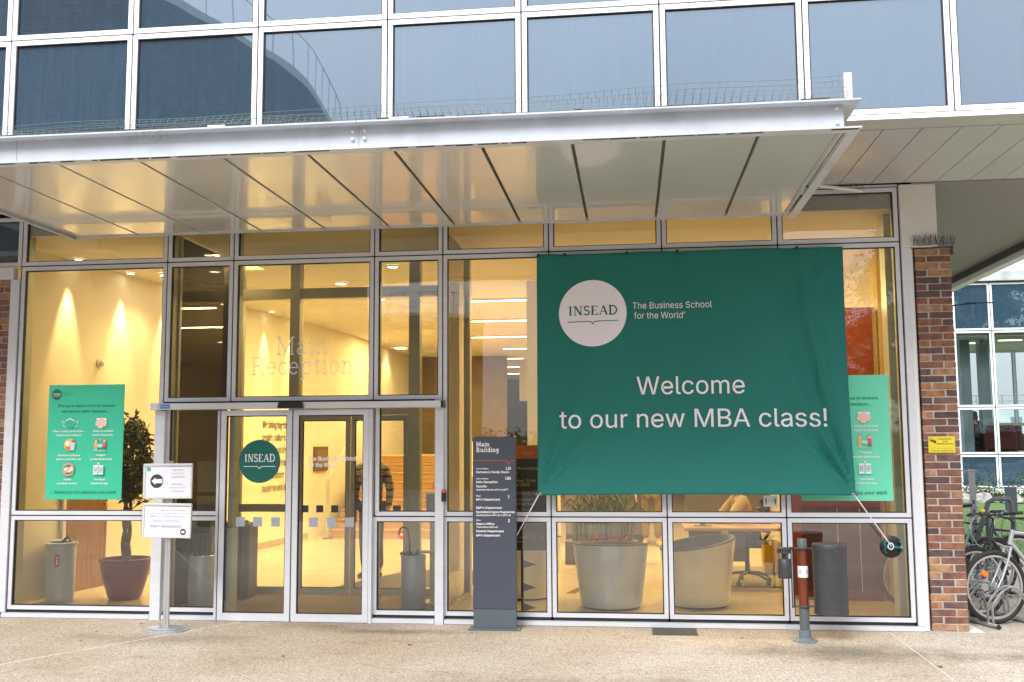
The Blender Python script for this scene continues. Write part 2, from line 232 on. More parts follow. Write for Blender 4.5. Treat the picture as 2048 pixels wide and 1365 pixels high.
# ------------------------------------------------------------------ mesh building
class MB:
    def __init__(s): s.v = []; s.f = []; s.m = []; s.uv = None
    def face(s, pts, mi=0):
        i = len(s.v); s.v += [tuple(p) for p in pts]; s.f.append(tuple(range(i, i+len(pts)))); s.m.append(mi)
    def box(s, x0, x1, y0, y1, z0, z1, mi=0):
        i = len(s.v); s.v += [(x, y, z) for z in (z0, z1) for y in (y0, y1) for x in (x0, x1)]
        for q in ((0, 2, 3, 1), (4, 5, 7, 6), (0, 1, 5, 4), (2, 6, 7, 3), (0, 4, 6, 2), (1, 3, 7, 5)): s.f.append(tuple(i+k for k in q)); s.m.append(mi)
    def prism(s, poly, a, b, axis='z', mi=0):
        """poly of 2D points extruded from a to b along axis"""
        def P(p, h): return {'z': (p[0], p[1], h), 'y': (p[0], h, p[1]), 'x': (h, p[0], p[1])}[axis]
        i = len(s.v); n = len(poly); s.v += [P(p, a) for p in poly]+[P(p, b) for p in poly]
        s.f.append(tuple(range(i+n-1, i-1, -1))); s.m.append(mi); s.f.append(tuple(range(i+n, i+2*n))); s.m.append(mi)
        for k in range(n): j = (k+1) % n; s.f.append((i+k, i+j, i+n+j, i+n+k)); s.m.append(mi)
    def tube(s, path, r, seg=8, mi=0, cap=True, r2=None, closed=False):
        path = [Vector(p) for p in path]; n = len(path); i0 = len(s.v); prev = None
        for k, p in enumerate(path):
            if closed: d = path[(k+1) % n]-path[k-1]
            else: d = (path[min(k+1, n-1)]-path[max(k-1, 0)])
            d = d.normalized() if d.length > 1e-9 else Vector((0, 0, 1))
            a = (prev-d*prev.dot(d)) if prev is not None else d.orthogonal()
            if a.length < 1e-6: a = d.orthogonal()
            a.normalize(); prev = a; b = d.cross(a)
            rr = r if r2 is None else r+(r2-r)*k/(n-1)
            for q in range(seg):
                t = 2*math.pi*q/seg+math.pi/seg; s.v.append(tuple(p+a*(rr*math.cos(t))+b*(rr*math.sin(t))))
        for k in range(n if closed else n-1):
            k2 = (k+1) % n
            for q in range(seg): q2 = (q+1) % seg; s.f.append((i0+k*seg+q, i0+k*seg+q2, i0+k2*seg+q2, i0+k2*seg+q)); s.m.append(mi)
        if cap and not closed:
            s.f.append(tuple(i0+q for q in range(seg-1, -1, -1))); s.m.append(mi); s.f.append(tuple(i0+(n-1)*seg+q for q in range(seg))); s.m.append(mi)
    def lathe(s, prof, c=(0, 0, 0), seg=32, mi=0, sx=1, sy=1, fn=None, capb=True, capt=False):
        i0 = len(s.v)
        for (r, z) in prof:
            for q in range(seg):
                t = 2*math.pi*q/seg; zz = z+(fn(t, z) if fn else 0)
                s.v.append((c[0]+r*sx*math.cos(t), c[1]+r*sy*math.sin(t), c[2]+zz))
        for k in range(len(prof)-1):
            for q in range(seg): q2 = (q+1) % seg; s.f.append((i0+k*seg+q, i0+k*seg+q2, i0+(k+1)*seg+q2, i0+(k+1)*seg+q)); s.m.append(mi)
        if capb: s.f.append(tuple(i0+q for q in range(seg-1, -1, -1))); s.m.append(mi)
        if capt: s.f.append(tuple(i0+(len(prof)-1)*seg+q for q in range(seg))); s.m.append(mi)
    def ball(s, c, rx, ry, rz, seg=12, rings=8, mi=0):
        s.lathe([(math.sin(math.pi*k/rings), -math.cos(math.pi*k/rings)) for k in range(rings+1)], (0, 0, 0), seg, mi, capb=False)
        n = (rings+1)*seg
        for k in range(len(s.v)-n, len(s.v)): x, y, z = s.v[k]; s.v[k] = (c[0]+x*rx, c[1]+y*ry, c[2]+z*rz)
    def disc(s, c, r, axis='y', seg=32, mi=0):
        pts = [(r*math.cos(2*math.pi*q/seg), r*math.sin(2*math.pi*q/seg)) for q in range(seg)]
        if axis == 'y': s.face([(c[0]+a, c[1], c[2]+b) for a, b in pts], mi)
        elif axis == 'z': s.face([(c[0]+a, c[1]+b, c[2]) for a, b in pts], mi)
        else: s.face([(c[0], c[1]+a, c[2]+b) for a, b in pts], mi)
    def build(s, name, mats, parent=None, smooth=False, loc=None, rz=0, bevel=0):
        me = bpy.data.meshes.new(name); me.from_pydata(s.v, [], s.f)
        for mm_ in (mats if isinstance(mats, (list, tuple)) else [mats]): me.materials.append(mm_)
        me.polygons.foreach_set('material_index', s.m)
        if smooth: me.polygons.foreach_set('use_smooth', [True]*len(s.f))
        if bevel:
            b = bmesh.new(); b.from_mesh(me); bmesh.ops.remove_doubles(b, verts=b.verts, dist=1e-5)
            ed = [e for e in b.edges if len(e.link_faces) == 2 and e.calc_face_angle(0) > .6]
            bmesh.ops.bevel(b, geom=ed, offset=bevel, segments=1, affect='EDGES', clamp_overlap=True); b.to_mesh(me); b.free()
        if smooth and hasattr(me, 'set_sharp_from_angle'): me.set_sharp_from_angle(angle=R(38))
        me.update()
        o = bpy.data.objects.new(name, me); COL.objects.link(o)
        if loc: o.location = loc
        if rz: o.rotation_euler[2] = rz
        if parent: o.parent = parent
        return o
def tag(o, label=None, cat=None, group=None, kind=None):
    if label: o['label'] = label
    if cat: o['category'] = cat
    if group: o['group'] = group
    if kind: o['kind'] = kind
    return o
def thing(name, label, cat, loc=(0, 0, 0), rz=0, group=None):
    o = bpy.data.objects.new(name, None); COL.objects.link(o); o.location = loc; o.rotation_euler[2] = rz; o.empty_display_size = .1
    return tag(o, label, cat, group)
def clone(o, parent=None):
    c = o.copy(); COL.objects.link(c); c.parent = parent
    for ch in o.children: clone(ch, c)
    return c
def struct(o): o['kind'] = 'structure'; return o
def bez(p0, p1, p2, n=8): return [tuple((1-t)**2*a+2*t*(1-t)*b+t*t*c for a, b, c in zip(p0, p1, p2)) for t in [k/n for k in range(n+1)]]

# ------------------------------------------------------------------ lettering
_tc = {}
SANS = None
try:                                                            # Blender's own interface face, a plain grotesque; else its built-in one
    import os
    _FP = os.path.join(bpy.utils.system_resource('DATAFILES'), 'fonts', 'Inter.woff2')
    if os.path.exists(_FP): SANS = bpy.data.fonts.load(_FP)
except Exception: SANS = None
def font2d(txt, bold=0., shear=0.):
    k = (txt, bold, shear)
    if k in _tc: return _tc[k]
    c = bpy.data.curves.new('t', 'FONT'); c.body = txt; c.size = 1; c.resolution_u = 3; c.offset = bold; c.shear = shear; c.fill_mode = 'FRONT'
    if SANS: c.font = SANS
    o = bpy.data.objects.new('t', c); COL.objects.link(o); dg = bpy.context.evaluated_depsgraph_get(); dg.update()
    me = bpy.data.meshes.new_from_object(o.evaluated_get(dg))
    v = [(p.co.x, p.co.y) for p in me.vertices]; f = [tuple(p.vertices) for p in me.polygons]
    bpy.data.objects.remove(o); bpy.data.curves.remove(c); bpy.data.meshes.remove(me)
    _tc[k] = (v, f); return v, f
CAPH = max(p[1] for p in font2d('H')[0])
def arc(cx, cy, rx, ry, a0, a1, n=12): return [(cx+rx*math.cos(R(a0+(a1-a0)*k/n)), cy+ry*math.sin(R(a0+(a1-a0)*k/n))) for k in range(n+1)]
def slab_glyphs(w):
    h = w/2; T = 1-h; X = .70-h; S = []
    def sf(x, y, l=.13): return [(x-l, y), (x+l, y)]
    G = {}
    G['I'] = (.5, [[(.25, 0), (.25, 1)], sf(.25, h), sf(.25, T)])
    G['N'] = (.92, [[(.18, 0), (.18, 1)], [(.18, 1), (.74, 0)], [(.74, 0), (.74, 1)], sf(.18, h), sf(.14, T, .1), sf(.74, T)])
    G['S'] = (.68, [arc(.34, .745, .21, .225, 20, 270, 14)+arc(.34, .26, .23, .235, 90, -160, 14)])
    G['E'] = (.76, [[(.2, 0), (.2, 1)], [(.06, h), (.64, h), (.64, .24)], [(.06, T), (.62, T), (.62, .78)], [(.2, .52), (.5, .52)]])
    G['A'] = (.88, [[(.14, h), (.44, 1)], [(.44, 1), (.74, h)], [(.24, .34), (.64, .34)], sf(.14, h, .11), sf(.74, h, .11)])
    G['D'] = (.88, [[(.2, 0), (.2, 1)], [(.06, T), (.4, T)]+arc(.4, .5, .37, .5-h, 90, -90, 16)+[(.4, h), (.06, h)]])
    G['M'] = (1.08, [[(.18, 0), (.18, 1)], [(.18, 1), (.53, .12)], [(.53, .12), (.88, 1)], [(.88, 1), (.88, 0)], sf(.18, h), sf(.13, T, .09), sf(.88, h), sf(.93, T, .09)])
    G['R'] = (.86, [[(.2, 0), (.2, 1)], [(.06, T), (.42, T)]+arc(.42, .745, .22, .255-h, 90, -90, 10)+[(.42, .49), (.2, .49)], [(.42, .49), (.68, h)], sf(.2, h), [(.64, h), (.82, h)]])
    G['B'] = (.86, [[(.2, 0), (.2, 1)], [(.06, T), (.42, T)]+arc(.42, .76, .2, .24-h, 90, -90, 10)+[(.42, .52), (.2, .52)], [(.42, .52)]+arc(.44, .27, .24, .26-h*.5, 90, -90, 10)+[(.44, h), (.06, h)]])
    G['a'] = (.64, [[(.12, .56)]+arc(.28, .5, .17, X-.5, 140, 0, 8)+[(.45, .1), (.5, h), (.58, h)], arc(.27, .2, .18, .2-h, 20, 380, 16)])
    G['i'] = (.38, [[(.06, X), (.19, X), (.19, 0)], sf(.19, h, .14), [(.14, .93), (.24, .93)]])
    G['n'] = (.74, [[(.04, X), (.18, X), (.18, 0)], [(.18, .42)]+arc(.37, .46, .19, X-.46, 170, 0, 8)+[(.56, 0)], sf(.18, h), sf(.56, h)])
    G['e'] = (.64, [[(.1, .38), (.52, .38)]+arc(.31, .36, .21, X-.36, 5, 180, 10)+arc(.31, .33, .21, .33-h, 180, 325, 10)])
    G['c'] = (.6, [arc(.32, .35, .22, X-.35, 40, 180, 10)+arc(.32, .35, .22, .35-h, 180, 320, 10)])
    G['p'] = (.74, [[(.04, X), (.18, X), (.18, -.28)], arc(.39, .35, .2, X-.35, 180, -180, 20), sf(.18, -.28+h)])
    G['t'] = (.46, [[(.18, .9), (.18, .2)]+arc(.3, .17, .12, .17-h, 180, 300, 6), [(.04, X), (.38, X)]])
    G['o'] = (.68, [arc(.33, .35, .22, X-.35, 0, 360, 22)])
    G['u'] = (.76, [[(.04, X), (.18, X), (.18, .24)]+arc(.36, .22, .18, .22-h, 180, 350, 8), [(.44, X), (.56, X), (.56, h), (.68, h)]])
    G['l'] = (.38, [[(.06, T), (.19, T), (.19, 0)], sf(.19, h, .14)])
    G['d'] = (.74, [[(.42, T), (.56, T), (.56, h), (.68, h)], arc(.35, .35, .2, X-.35, 0, 360, 20)])
    G['g'] = (.7, [arc(.32, .38, .19, X-.38, 0, 360, 18), [(.5, X), (.64, X)], [(.51, X), (.51, -.1)]+arc(.33, -.1, .18, .17, 0, -150, 8)])
    return G
def ribbon(pts, w):
    n = len(pts); L = []; Rr = []
    closed = math.dist(pts[0], pts[-1]) < 1e-6
    for k in range(n):
        a = pts[k-1] if k > 0 else (pts[-2] if closed else pts[0]); b = pts[k+1] if k < n-1 else (pts[1] if closed else pts[-1]); p = pts[k]
        d1 = (p[0]-a[0], p[1]-a[1]); d2 = (b[0]-p[0], b[1]-p[1])
        l1 = math.hypot(*d1) or 1; l2 = math.hypot(*d2) or 1
        n1 = (-d1[1]/l1, d1[0]/l1); n2 = (-d2[1]/l2, d2[0]/l2)
        if d1 == (0, 0): n1 = n2
        if d2 == (0, 0): n2 = n1
        mx_, my_ = n1[0]+n2[0], n1[1]+n2[1]; q = mx_*mx_+my_*my_
        s = 2/q if q > .3 else 2/.3
        mx_, my_ = mx_*s*w/2, my_*s*w/2
        L.append((p[0]+mx_, p[1]+my_)); Rr.append((p[0]-mx_, p[1]-my_))
    return [(L[k], Rr[k], Rr[k+1], L[k+1]) for k in range(n-1)]

class Print:
    """flat print on a surface; P(x, z, d) maps print coordinates and height above the surface to the place"""
    def __init__(s, P): s.P = P; s.mb = MB(); s.mats = []; s.d = .0
    def mi(s, m):
        if m not in s.mats: s.mats.append(m)
        return s.mats.index(m)
    def lay(s, dd=.0004): s.d += dd; return s.d
    def poly(s, pts, m): d = s.lay(); s.mb.face([s.P(x, z, d) for x, z in pts], s.mi(m))
    def rect(s, x0, x1, z0, z1, m): s.poly([(x0, z0), (x1, z0), (x1, z1), (x0, z1)], m)
    def circ(s, x, z, r, m, rz=None, seg=28): rz = rz or r; s.poly([(x+r*math.cos(2*math.pi*k/seg), z+rz*math.sin(2*math.pi*k/seg)) for k in range(seg)], m)
    def line(s, pts, w, m):
        d = s.lay(); i = s.mi(m)
        for q in ribbon(pts, w): s.mb.face([s.P(a, b, d) for a, b in q], i)
    def text(s, txt, x, z, h, m, w=None, align='l', bold=0., shear=0.):
        v, f = font2d(txt, bold, shear)
        if not v: return
        a = min(p[0] for p in v); b = max(p[0] for p in v); k = h/CAPH; kx = k if w is None else w/(b-a); W = (b-a)*kx
        x0 = x if align == 'l' else (x-W/2 if align == 'c' else x-W); d = s.lay(); i0 = len(s.mb.v); i = s.mi(m)
        s.mb.v += [s.P(x0+(p[0]-a)*kx, z+p[1]*k, d) for p in v]
        for q in f: s.mb.f.append(tuple(i0+j for j in q)); s.mb.m.append(i)
    def slab(s, txt, x, z, h, m, w=None, align='l', wt=.12, thick=None):
        G = slab_glyphs(wt); adv = sum(G[c][0] if c in G else .4 for c in txt); kx = h if w is None else w/adv; W = adv*kx
        x0 = x if align == 'l' else (x-W/2 if align == 'c' else x-W); i = s.mi(m); d0 = s.lay()
        cx = 0
        for c in txt:
            if c in G:
                for n_, st in enumerate(G[c][1]):
                    ww = wt
                    if thick and len(st) == 2 and abs(st[0][0]-st[1][0]) < .02 and not (c == 'N'): ww = thick
                    if thick and c in 'N' and len(st) == 2 and st[0][0] != st[1][0] and st[0][1] != st[1][1]: ww = thick
                    if thick and c in 'A' and st[0][1] > .9: ww = thick
                    if thick and c in 'SD' and len(st) > 6: ww = thick*.8
                    for q in ribbon(st, ww): s.mb.face([s.P(x0+(cx+a)*kx, z+b*h, d0+.00012*(n_+1)) for a, b in q], i)
            cx += G[c][0] if c in G else .4
        s.d += .001
    def build(s, name, parent):
        o = s.mb.build(name, s.mats, parent); s.mb = MB(); s.mats = []; return o

# ================================================================== the ground
g = MB(); g.box(-160, 160, -200, 200, -.3, -.012)
struct(g.build('ground', mat('far_ground', (.11, .10, .075), .95, var=.2, vscale=.5)))
rd_ = MB(); rd_.box(-60, 60, -24, -12.2, -.04, -.008); struct(rd_.build('unseen_road', mat('asphalt', (.055, .055, .058), .9, var=.15, vscale=30)))  # unseen asphalt strip, added to darken the ground mirrored in the glass
pv = MB(); pv.box(-40, 9.5, -12.0, 5.9, -.05, -.004)
pave = struct(pv.build('pavement', mat('joint_cement', (.72, .70, .66), .9, var=.1, vscale=10)))
def slab(poly):
    b = MB(); b.prism(poly, -.03, 0.0, 'z'); o = b.build('paving_slab', AGG, pave, bevel=.002); return o
J = .005
lx = lambda y: -3.92+.655*(y+.15)-0*J          # joint left of the entrance, running out to the lower left
lx = lambda y: -3.86+(y+.0)*.60
rx = lambda y: 2.335
for (ya, yb) in ((-12.0, -9.0), (-9.0, -.02)):
    pa = [(-40, ya+J), (lx(ya)-.018, ya+J), (lx(yb)-.018, yb-J), (-40, yb-J)]
    slab(pa); slab([(lx(ya)+.018, ya+J), (rx(0)-J, ya+J), (rx(0)-J, yb-J), (lx(yb)+.018, yb-J)])
    slab([(rx(0)+J, ya+J), (9.5, ya+J), (9.5, yb-J), (rx(0)+J, yb-J)])
slab([(3.2, -.02+J), (9.5, -.02+J), (9.5, 5.9), (3.2, 5.9)])
lw = MB(); lw.box(2.9, 60, 5.92, 60, -.1, .012); struct(lw.build('lawn', GRASSM))
gb = MB(); rg = random.Random(3)
for k in range(5200):
    x = rg.uniform(3.6, 9.5); y = 5.95+rg.random()**1.6*10; h = rg.uniform(.03, .07); a = rg.uniform(0, 6.3); r_ = .006
    gb.face([(x-r_*math.cos(a), y-r_*math.sin(a), .01), (x+r_*math.cos(a), y+r_*math.sin(a), .01), (x+rg.uniform(-.03, .03), y+rg.uniform(-.03, .03), h)])
o = gb.build('grass', GRASSM); tag(o, 'short green grass blades on the lawn beyond the bicycles', 'grass', kind='stuff')
gr = thing('floor_grate', 'small dark metal drain grate set in the paving below the banner', 'grate', (.37, -.22, 0))
b = MB(); b.box(-.21, .21, -.18, .17, -.02, .003); fr_ = b.build('frame', DKGREY, gr)
for k in range(14):
    b = MB(); b.box(-.2, .2, -.17+k*.024, -.157+k*.024, .0035, .0065); b.build('slat', SLOT, gr)

# ================================================================== the building
bld = thing('building', 'school building with aluminium framed glass entrance front and blue glass upper storey', 'building')
def window(x0, x1, z0, z1, Y, fm, pm, fw=.040, gp=.0065, parent=bld, dep=.05, name='window'):
    a0, a1, b0, b1 = x0+gp, x1-gp, z0+gp, z1-gp; t = .0009
    f = MB()
    f.prism([(a0, b0), (a1, b0), (a1-fw, b0+fw), (a0+fw, b0+fw)], Y, Y+dep, 'y')
    f.prism([(a0, b1), (a0+fw, b1-fw), (a1-fw, b1-fw), (a1, b1)], Y, Y+dep, 'y')
    f.prism([(a0, b0+t*2), (a0+fw-t, b0+fw+t), (a0+fw-t, b1-fw-t), (a0, b1-t*2)], Y+.001, Y+dep, 'y')
    f.prism([(a1, b0+t*2), (a1, b1-t*2), (a1-fw+t, b1-fw-t), (a1-fw+t, b0+fw+t)], Y+.001, Y+dep, 'y')
    q = .009; i0, i1, j0, j1 = a0+fw, a1-fw, b0+fw, b1-fw
    for (u0, u1, v0, v1) in ((i0, i1, j0, j0+q), (i0, i1, j1-q, j1), (i0, i0+q, j0+q, j1-q), (i1-q, i1, j0+q, j1-q)): f.box(u0, u1, Y+.014, Y+dep-.004, v0, v1, 1)
    w_ = f.build(name, [fm, GASK], parent)
    p = MB(); yy = Y+.026; X0, X1, Z0, Z1 = i0+.004, i1-.004, j0+.004, j1-.004
    p.face([(X0, yy, Z0), (X1, yy, Z0), (X1, yy, Z1), (X0, yy, Z1)])
    for A, B in (((X0, Z0), (X1, Z0)), ((X1, Z0), (X1, Z1)), ((X1, Z1), (X0, Z1)), ((X0, Z1), (X0, Z0))):
        p.face([(A[0], yy, A[1]), (A[0], yy+.008, A[1]), (B[0], yy+.008, B[1]), (B[0], yy, B[1])])
    p.build('pane', pm, w_); return w_
VX = [-6.44, -4.80, -4.075, -2.575, -1.865, -.787, .333, 1.454, 2.60]
ZS, ZB, ZA, ZT = .07, 1.033, 3.66, 4.20
HD = 2.19
for i in range(8):
    window(VX[i], VX[i+1], ZA, ZT, 0, ALU, GL)
    lowtop = ZA
    if i in (0, 4, 5, 6, 7): window(VX[i], VX[i+1], ZB, ZA, 0, ALU, GL)
    else: window(VX[i], VX[i+1], HD, ZA, 0, ALU, GL)
    if i in (1, 3): window(VX[i]+(.03 if i == 1 else .02), VX[i+1]+(-.045 if i == 1 else -.01), ZB, HD-.015, 0, ALU, GL)
    if i != 2: window(VX[i]+(.03 if i == 1 else 0), VX[i+1]+(-.045 if i == 1 else 0), ZS, ZB, 0, ALU, GL)
# dark spandrel light and brick return at the far left
window(-7.56, -6.44, ZA, ZT, 0, ALU, SP)
b = MB(); b.box(-7.8, -6.51, -.03, .05, 3.52, 3.645); b.build('flashing', ALU, bld)
# black joint backing and the grey-green mullions inside
for i, x in enumerate(VX):
    zb = 0 if i not in (2, 3) else HD
    b = MB(); b.box(x-.012, x+.012, .012, .055, zb, ZT); b.build('joint_seal', GASK, bld)
    b = MB(); b.box(x-.028, x+.028, .058, .20, zb if i not in (2, 3) else 0.01, 4.0); b.build('mullion', MULL, bld)
b = MB()
b.box(VX[0], VX[-1], .012, .054, ZA-.012, ZA+.012); b.box(VX[0], VX[2]-.07, .012, .054, ZB-.012, ZB+.012); b.box(VX[3], VX[-1], .012, .054, ZB-.012, ZB+.012)
b.box(VX[1], VX[4], .012, .054, HD-.012, HD+.008); b.build('joint_seal', GASK, bld)
# sill under the windows: recessed dark channel over a pale drip ledge
for (xa, xb) in ((-6.47, -4.87), (-4.74, -4.16), (-2.565, -1.94), (-1.84, 1.42), (1.422, 2.66)):
    b = MB(); b.box(xa, xb, .012, .06, .045, .075, 1); b.box(xa, xb, -.045, .05, .004, .044, 0); b.build('sill', [ALU, GASK], bld)
b = MB(); b.box(-6.5, 2.7, -.028, .02, -.02, .0035); b.build('sill_joint', GASK, bld)
# upright posts
for (xa, xb, z0, z1, ya) in ((-4.862, -4.752, -.01, 2.105, -.055), (-1.932, -1.846, -.01, 2.19, -.055), (-6.545, -6.447, .045, 3.52, -.02), (2.607, 2.70, .045, 3.60, -.02)):
    b = MB(); b.box(xa, xb, ya, .055, z0, z1); b.build('post', ALU, bld, bevel=.004)
b = MB(); b.tube([(2.685, .01, .0), (2.685, .01, 3.58)], .032, 14); b.build('downpipe', WHITEP, bld, smooth=True)
b = MB(); b.box(-6.44, 2.6, -.005, .05, 4.204, 4.222); b.build('head_trim', ALU, bld)
# call point on the post by the door
b = MB(); b.box(-1.862, -1.815, -.082, -.056, 1.185, 1.30); cp = b.build('card_reader', BLACK, bld, bevel=.006)
b = MB(); b.box(-1.855, -1.822, -.0845, -.0825, 1.275, 1.292); b.build('indicator', mat('red_led', (.5, .02, .02), .3, emit=(1, .05, .05), estr=.6), cp)
# white concrete cap at the right and the big soffits
b = MB(); b.box(2.607, 2.945, -.03, .34, 3.60, 4.215); b.build('concrete_block', CONC, bld, bevel=.006)
Sx = -7.0
while Sx < 4.6:
    b = MB(); x1 = Sx+.296; b.box(Sx, x1, -1.77, -.06, 4.222, 4.245); b.build('soffit_board', SOFF, bld, bevel=.003); Sx += .3015
b = MB(); b.box(-9, 4.95, -1.83, 0, 4.246, 4.26); b.build('soffit_backing', SLOT, bld)
b = MB(); b.box(-9, 4.95, -2.045, -1.79, 4.224, 4.25, 0); b.box(-9, 4.95, -2.05, -2.03, 4.2245, 4.262, 1); b.build('fascia', [SOFF, ALUW], bld)
SOF2 = mat('smooth_soffit', (.225, .198, .205), .5, 0, var=.04, vscale=.8)
b = MB(); b.box(2.72, 4.93, -.055, 24, 4.215, 4.3); b.build('passage_ceiling', SOF2, bld)
b = MB(); b.box(4.93, 5.06, -2.0, 24, 4.06, 4.75); b.box(4.90, 4.93, -.05, 24, 4.13, 4.214, 1); b.build('edge_beam', [WHITEP, SLOT], bld)
# upper storey
XU = [-5.318+1.1207*k for k in range(-5, 10)]
b = MB(); b.box(-12, 4.9, -1.90, 24, 4.262, 7.8); b.build('upper_wall', mat('upper_core', (.05, .06, .07), .8), bld)
for k in range(len(XU)-1):
    if XU[k+1] > 4.95: break
    window(XU[k], XU[k+1], 4.282, 5.278, -1.99, ALUW, SP)
    window(XU[k], XU[k+1], 5.278, 6.75, -1.99, ALUW, SP)
    window(XU[k], XU[k+1], 6.75, 7.75, -1.99, ALUW, SP)
b = MB()
for x in XU: b.box(x-.012, x+.012, -1.975, -1.93, 4.27, 7.75)
b.box(-11, 4.9, -1.975, -1.93, 4.262, 4.29); b.box(-11, 4.9, -1.974, -1.93, 5.266, 5.29); b.build('joint_seal', GASK, bld)

# sliding doors
header = MB(); header.box(-4.79, -1.86, -.125, .0, 2.112, 2.176); hd = header.build('door_header', ALU, bld, bevel=.004)
b = MB(); b.box(-4.88, -4.791, -.13, .0, 2.108, 2.18); b.build('end_cap', ALU, hd, bevel=.006)
b = MB(); b.box(-1.859, -1.835, -.125, 0, 2.107, 2.178); b.build('end_cap', BLACK, hd)
P_ = Print(lambda x, z, d: (x, -.1255-d, z)); P_.rect(-4.775, -4.665, 2.122, 2.166, mat('blue_label', (.02, .18, .5), .5)); P_.text('ENTRANCE', -4.77, 2.138, .014, WHITE, w=.1); P_.build('label', hd)
b = MB(); b.prism([(-3.52, 2.112), (-3.25, 2.112), (-3.265, 2.178), (-3.505, 2.178)], -.175, -.126, 'y'); b.build('motion_sensor', BLACK, hd, bevel=.008)
def door_leaf(x0, x1, y, zt, parent, fm=ALU, side=.055, rail=.075, pm=GL, dep=.045, top=.055, name='sliding_door'):
    f = MB(); f.box(x0, x0+side, y, y+dep, .006, zt); f.box(x1-side, x1, y, y+dep, .006, zt)
    f.box(x0+side, x1-side, y+.001, y+dep-.001, .006, .006+rail); f.box(x0+side, x1-side, y+.001, y+dep-.001, zt-top, zt)
    q = .01
    for (u0, u1, v0, v1) in ((x0+side, x1-side, .006+rail, .006+rail+q), (x0+side, x1-side, zt-top-q, zt-top), (x0+side, x0+side+q, .016+rail, zt-top-q), (x1-side-q, x1-side, .016+rail, zt-top-q)): f.box(u0, u1, y+.012, y+dep-.01, v0, v1, 1)
    d = f.build(name, [fm, GASK], parent)
    p = MB(); a0, a1, c0, c1 = x0+side+.004, x1-side-.004, .01+rail, zt-top-.004; yy = y+.022
    p.face([(a0, yy, c0), (a1, yy, c0), (a1, yy, c1), (a0, yy, c1)])
    for A, B in (((a0, c0), (a1, c0)), ((a1, c0), (a1, c1)), ((a1, c1), (a0, c1)), ((a0, c1), (a0, c0))): p.face([(A[0], yy, A[1]), (A[0], yy+.008, A[1]), (B[0], yy+.008, B[1]), (B[0], yy, B[1])])
    p.build('pane', pm, d); return d, yy
dL, yd = door_leaf(-4.146, -3.397, -.06, 2.10, bld); dR, _ = door_leaf(-3.384, -2.603, -.06, 2.10, bld)
b = MB(); b.box(-4.16, -4.148, -.05, .03, 0, 2.1, 0); b.box(-3.396, -3.385, -.045, -.01, 0, 2.1, 0); b.box(-2.601, -2.567, -.056, .03, 0, 2.1, 1); b.box(-4.2, -4.162, -.02, .05, 0, 2.1, 1); b.build('door_jamb', [GASK, ALU], bld)
STK = mat('frosted_sticker', (.34, .37, .42), .6)
def stickers(xs, z0, z1, yy, parent):
    for xa, xb in xs:
        b = MB(); b.box(xa, xb, yy-.0015, yy-.0005, z0, z1); b.build('square_sticker', STK, parent)
stickers([(-3.977, -3.881), (-3.794, -3.70), (-3.606, -3.514)], .932, 1.026, yd, dL)
stickers([(-3.214, -3.124), (-3.027, -2.934), (-2.843, -2.752)], .932, 1.024, yd, dR)
# printed round logo and lettering on the doors
P_ = Print(lambda x, z, d: (x, yd-.0006-d, z)); P_.circ(-3.739, 1.583, .2175, GREEND, seg=48)
P_.slab('INSEAD', -3.739, 1.578, .078, WHITE, w=.325, align='c', wt=.08, thick=.17)
P_.line([(-3.905, 1.532), (-3.762, 1.532), (-3.739, 1.511), (-3.716, 1.532), (-3.573, 1.532)], .0075, WHITE); P_.build('logo_disc', dL)
P_ = Print(lambda x, z, d: (x, yd-.0006-d, z)); P_.text('The Business School', -3.236, 1.588, .042, WHITE, w=.505, bold=.02); P_.text('for the World', -3.234, 1.525, .042, WHITE, w=.30, bold=.02); P_.text('®', -2.93, 1.548, .016, WHITE); P_.build('lettering', dR)
# Main Reception on the pane above the doors
for wdw in [c for c in bld.children if c.name.startswith('window')]:
    pass
GREYL = mat('frosted_lettering', (.95, .94, .96), .6)
P_ = Print(lambda x, z, d: (x, .0245-d, z)); P_.slab('Main', -3.335, 2.668, .185, GREYL, w=.56, align='c', wt=.048); P_.slab('Reception', -3.332, 2.464, .185, GREYL, w=1.10, align='c', wt=.048); P_.build('window_lettering', bld)

# ------------------------------------------------------------------ bricks
def brick_mesh(L, D, H=.0565, seed=0):
    rr = random.Random(seed); b = bmesh.new(); bmesh.ops.create_cube(b, size=1)
    for v in b.verts: v.co = Vector((v.co.x*L, v.co.y*D, v.co.z*H))
    bmesh.ops.bevel(b, geom=list(b.edges), offset=.0035, segments=1, affect='EDGES')
    for v in b.verts: v.co += Vector((rr.uniform(-.0022, .0022), rr.uniform(-.0018, .0018), rr.uniform(-.0022, .0022)))
    me = bpy.data.meshes.new('brick'); b.to_mesh(me); b.free(); me.materials.append(BRICK); return me
BM = [brick_mesh(.213, .097, seed=k) for k in range(5)]
rb = random.Random(11)
def put_brick(x, y, z, turned, parent):
    o = bpy.data.objects.new('brick', rb.choice(BM)); COL.objects.link(o); o.parent = parent
    o.location = (x+rb.uniform(-.0015, .0015), y+rb.uniform(-.003, .002), z+rb.uniform(-.001, .001)); o.rotation_euler = (rb.uniform(-.006, .006), rb.uniform(-.005, .005), (R(90) if turned else 0)+rb.choice((0, math.pi))+rb.uniform(-.008, .008))
CO = .0676
pil = thing('brick_pillar', 'freestanding brown and orange brick pillar at the right end of the glass front', 'pillar', (2.9, .17, 0))
def loc_(o): return o
PX0, PX1, PY0, PY1 = 2.732, 3.066, 0.0, .334
b = MB(); b.box(PX0+.009-2.9, PX1-.009-2.9, PY0+.009-.17, PY1-.009-.17, 0, 3.583); b.build('mortar_core', MORT, pil)
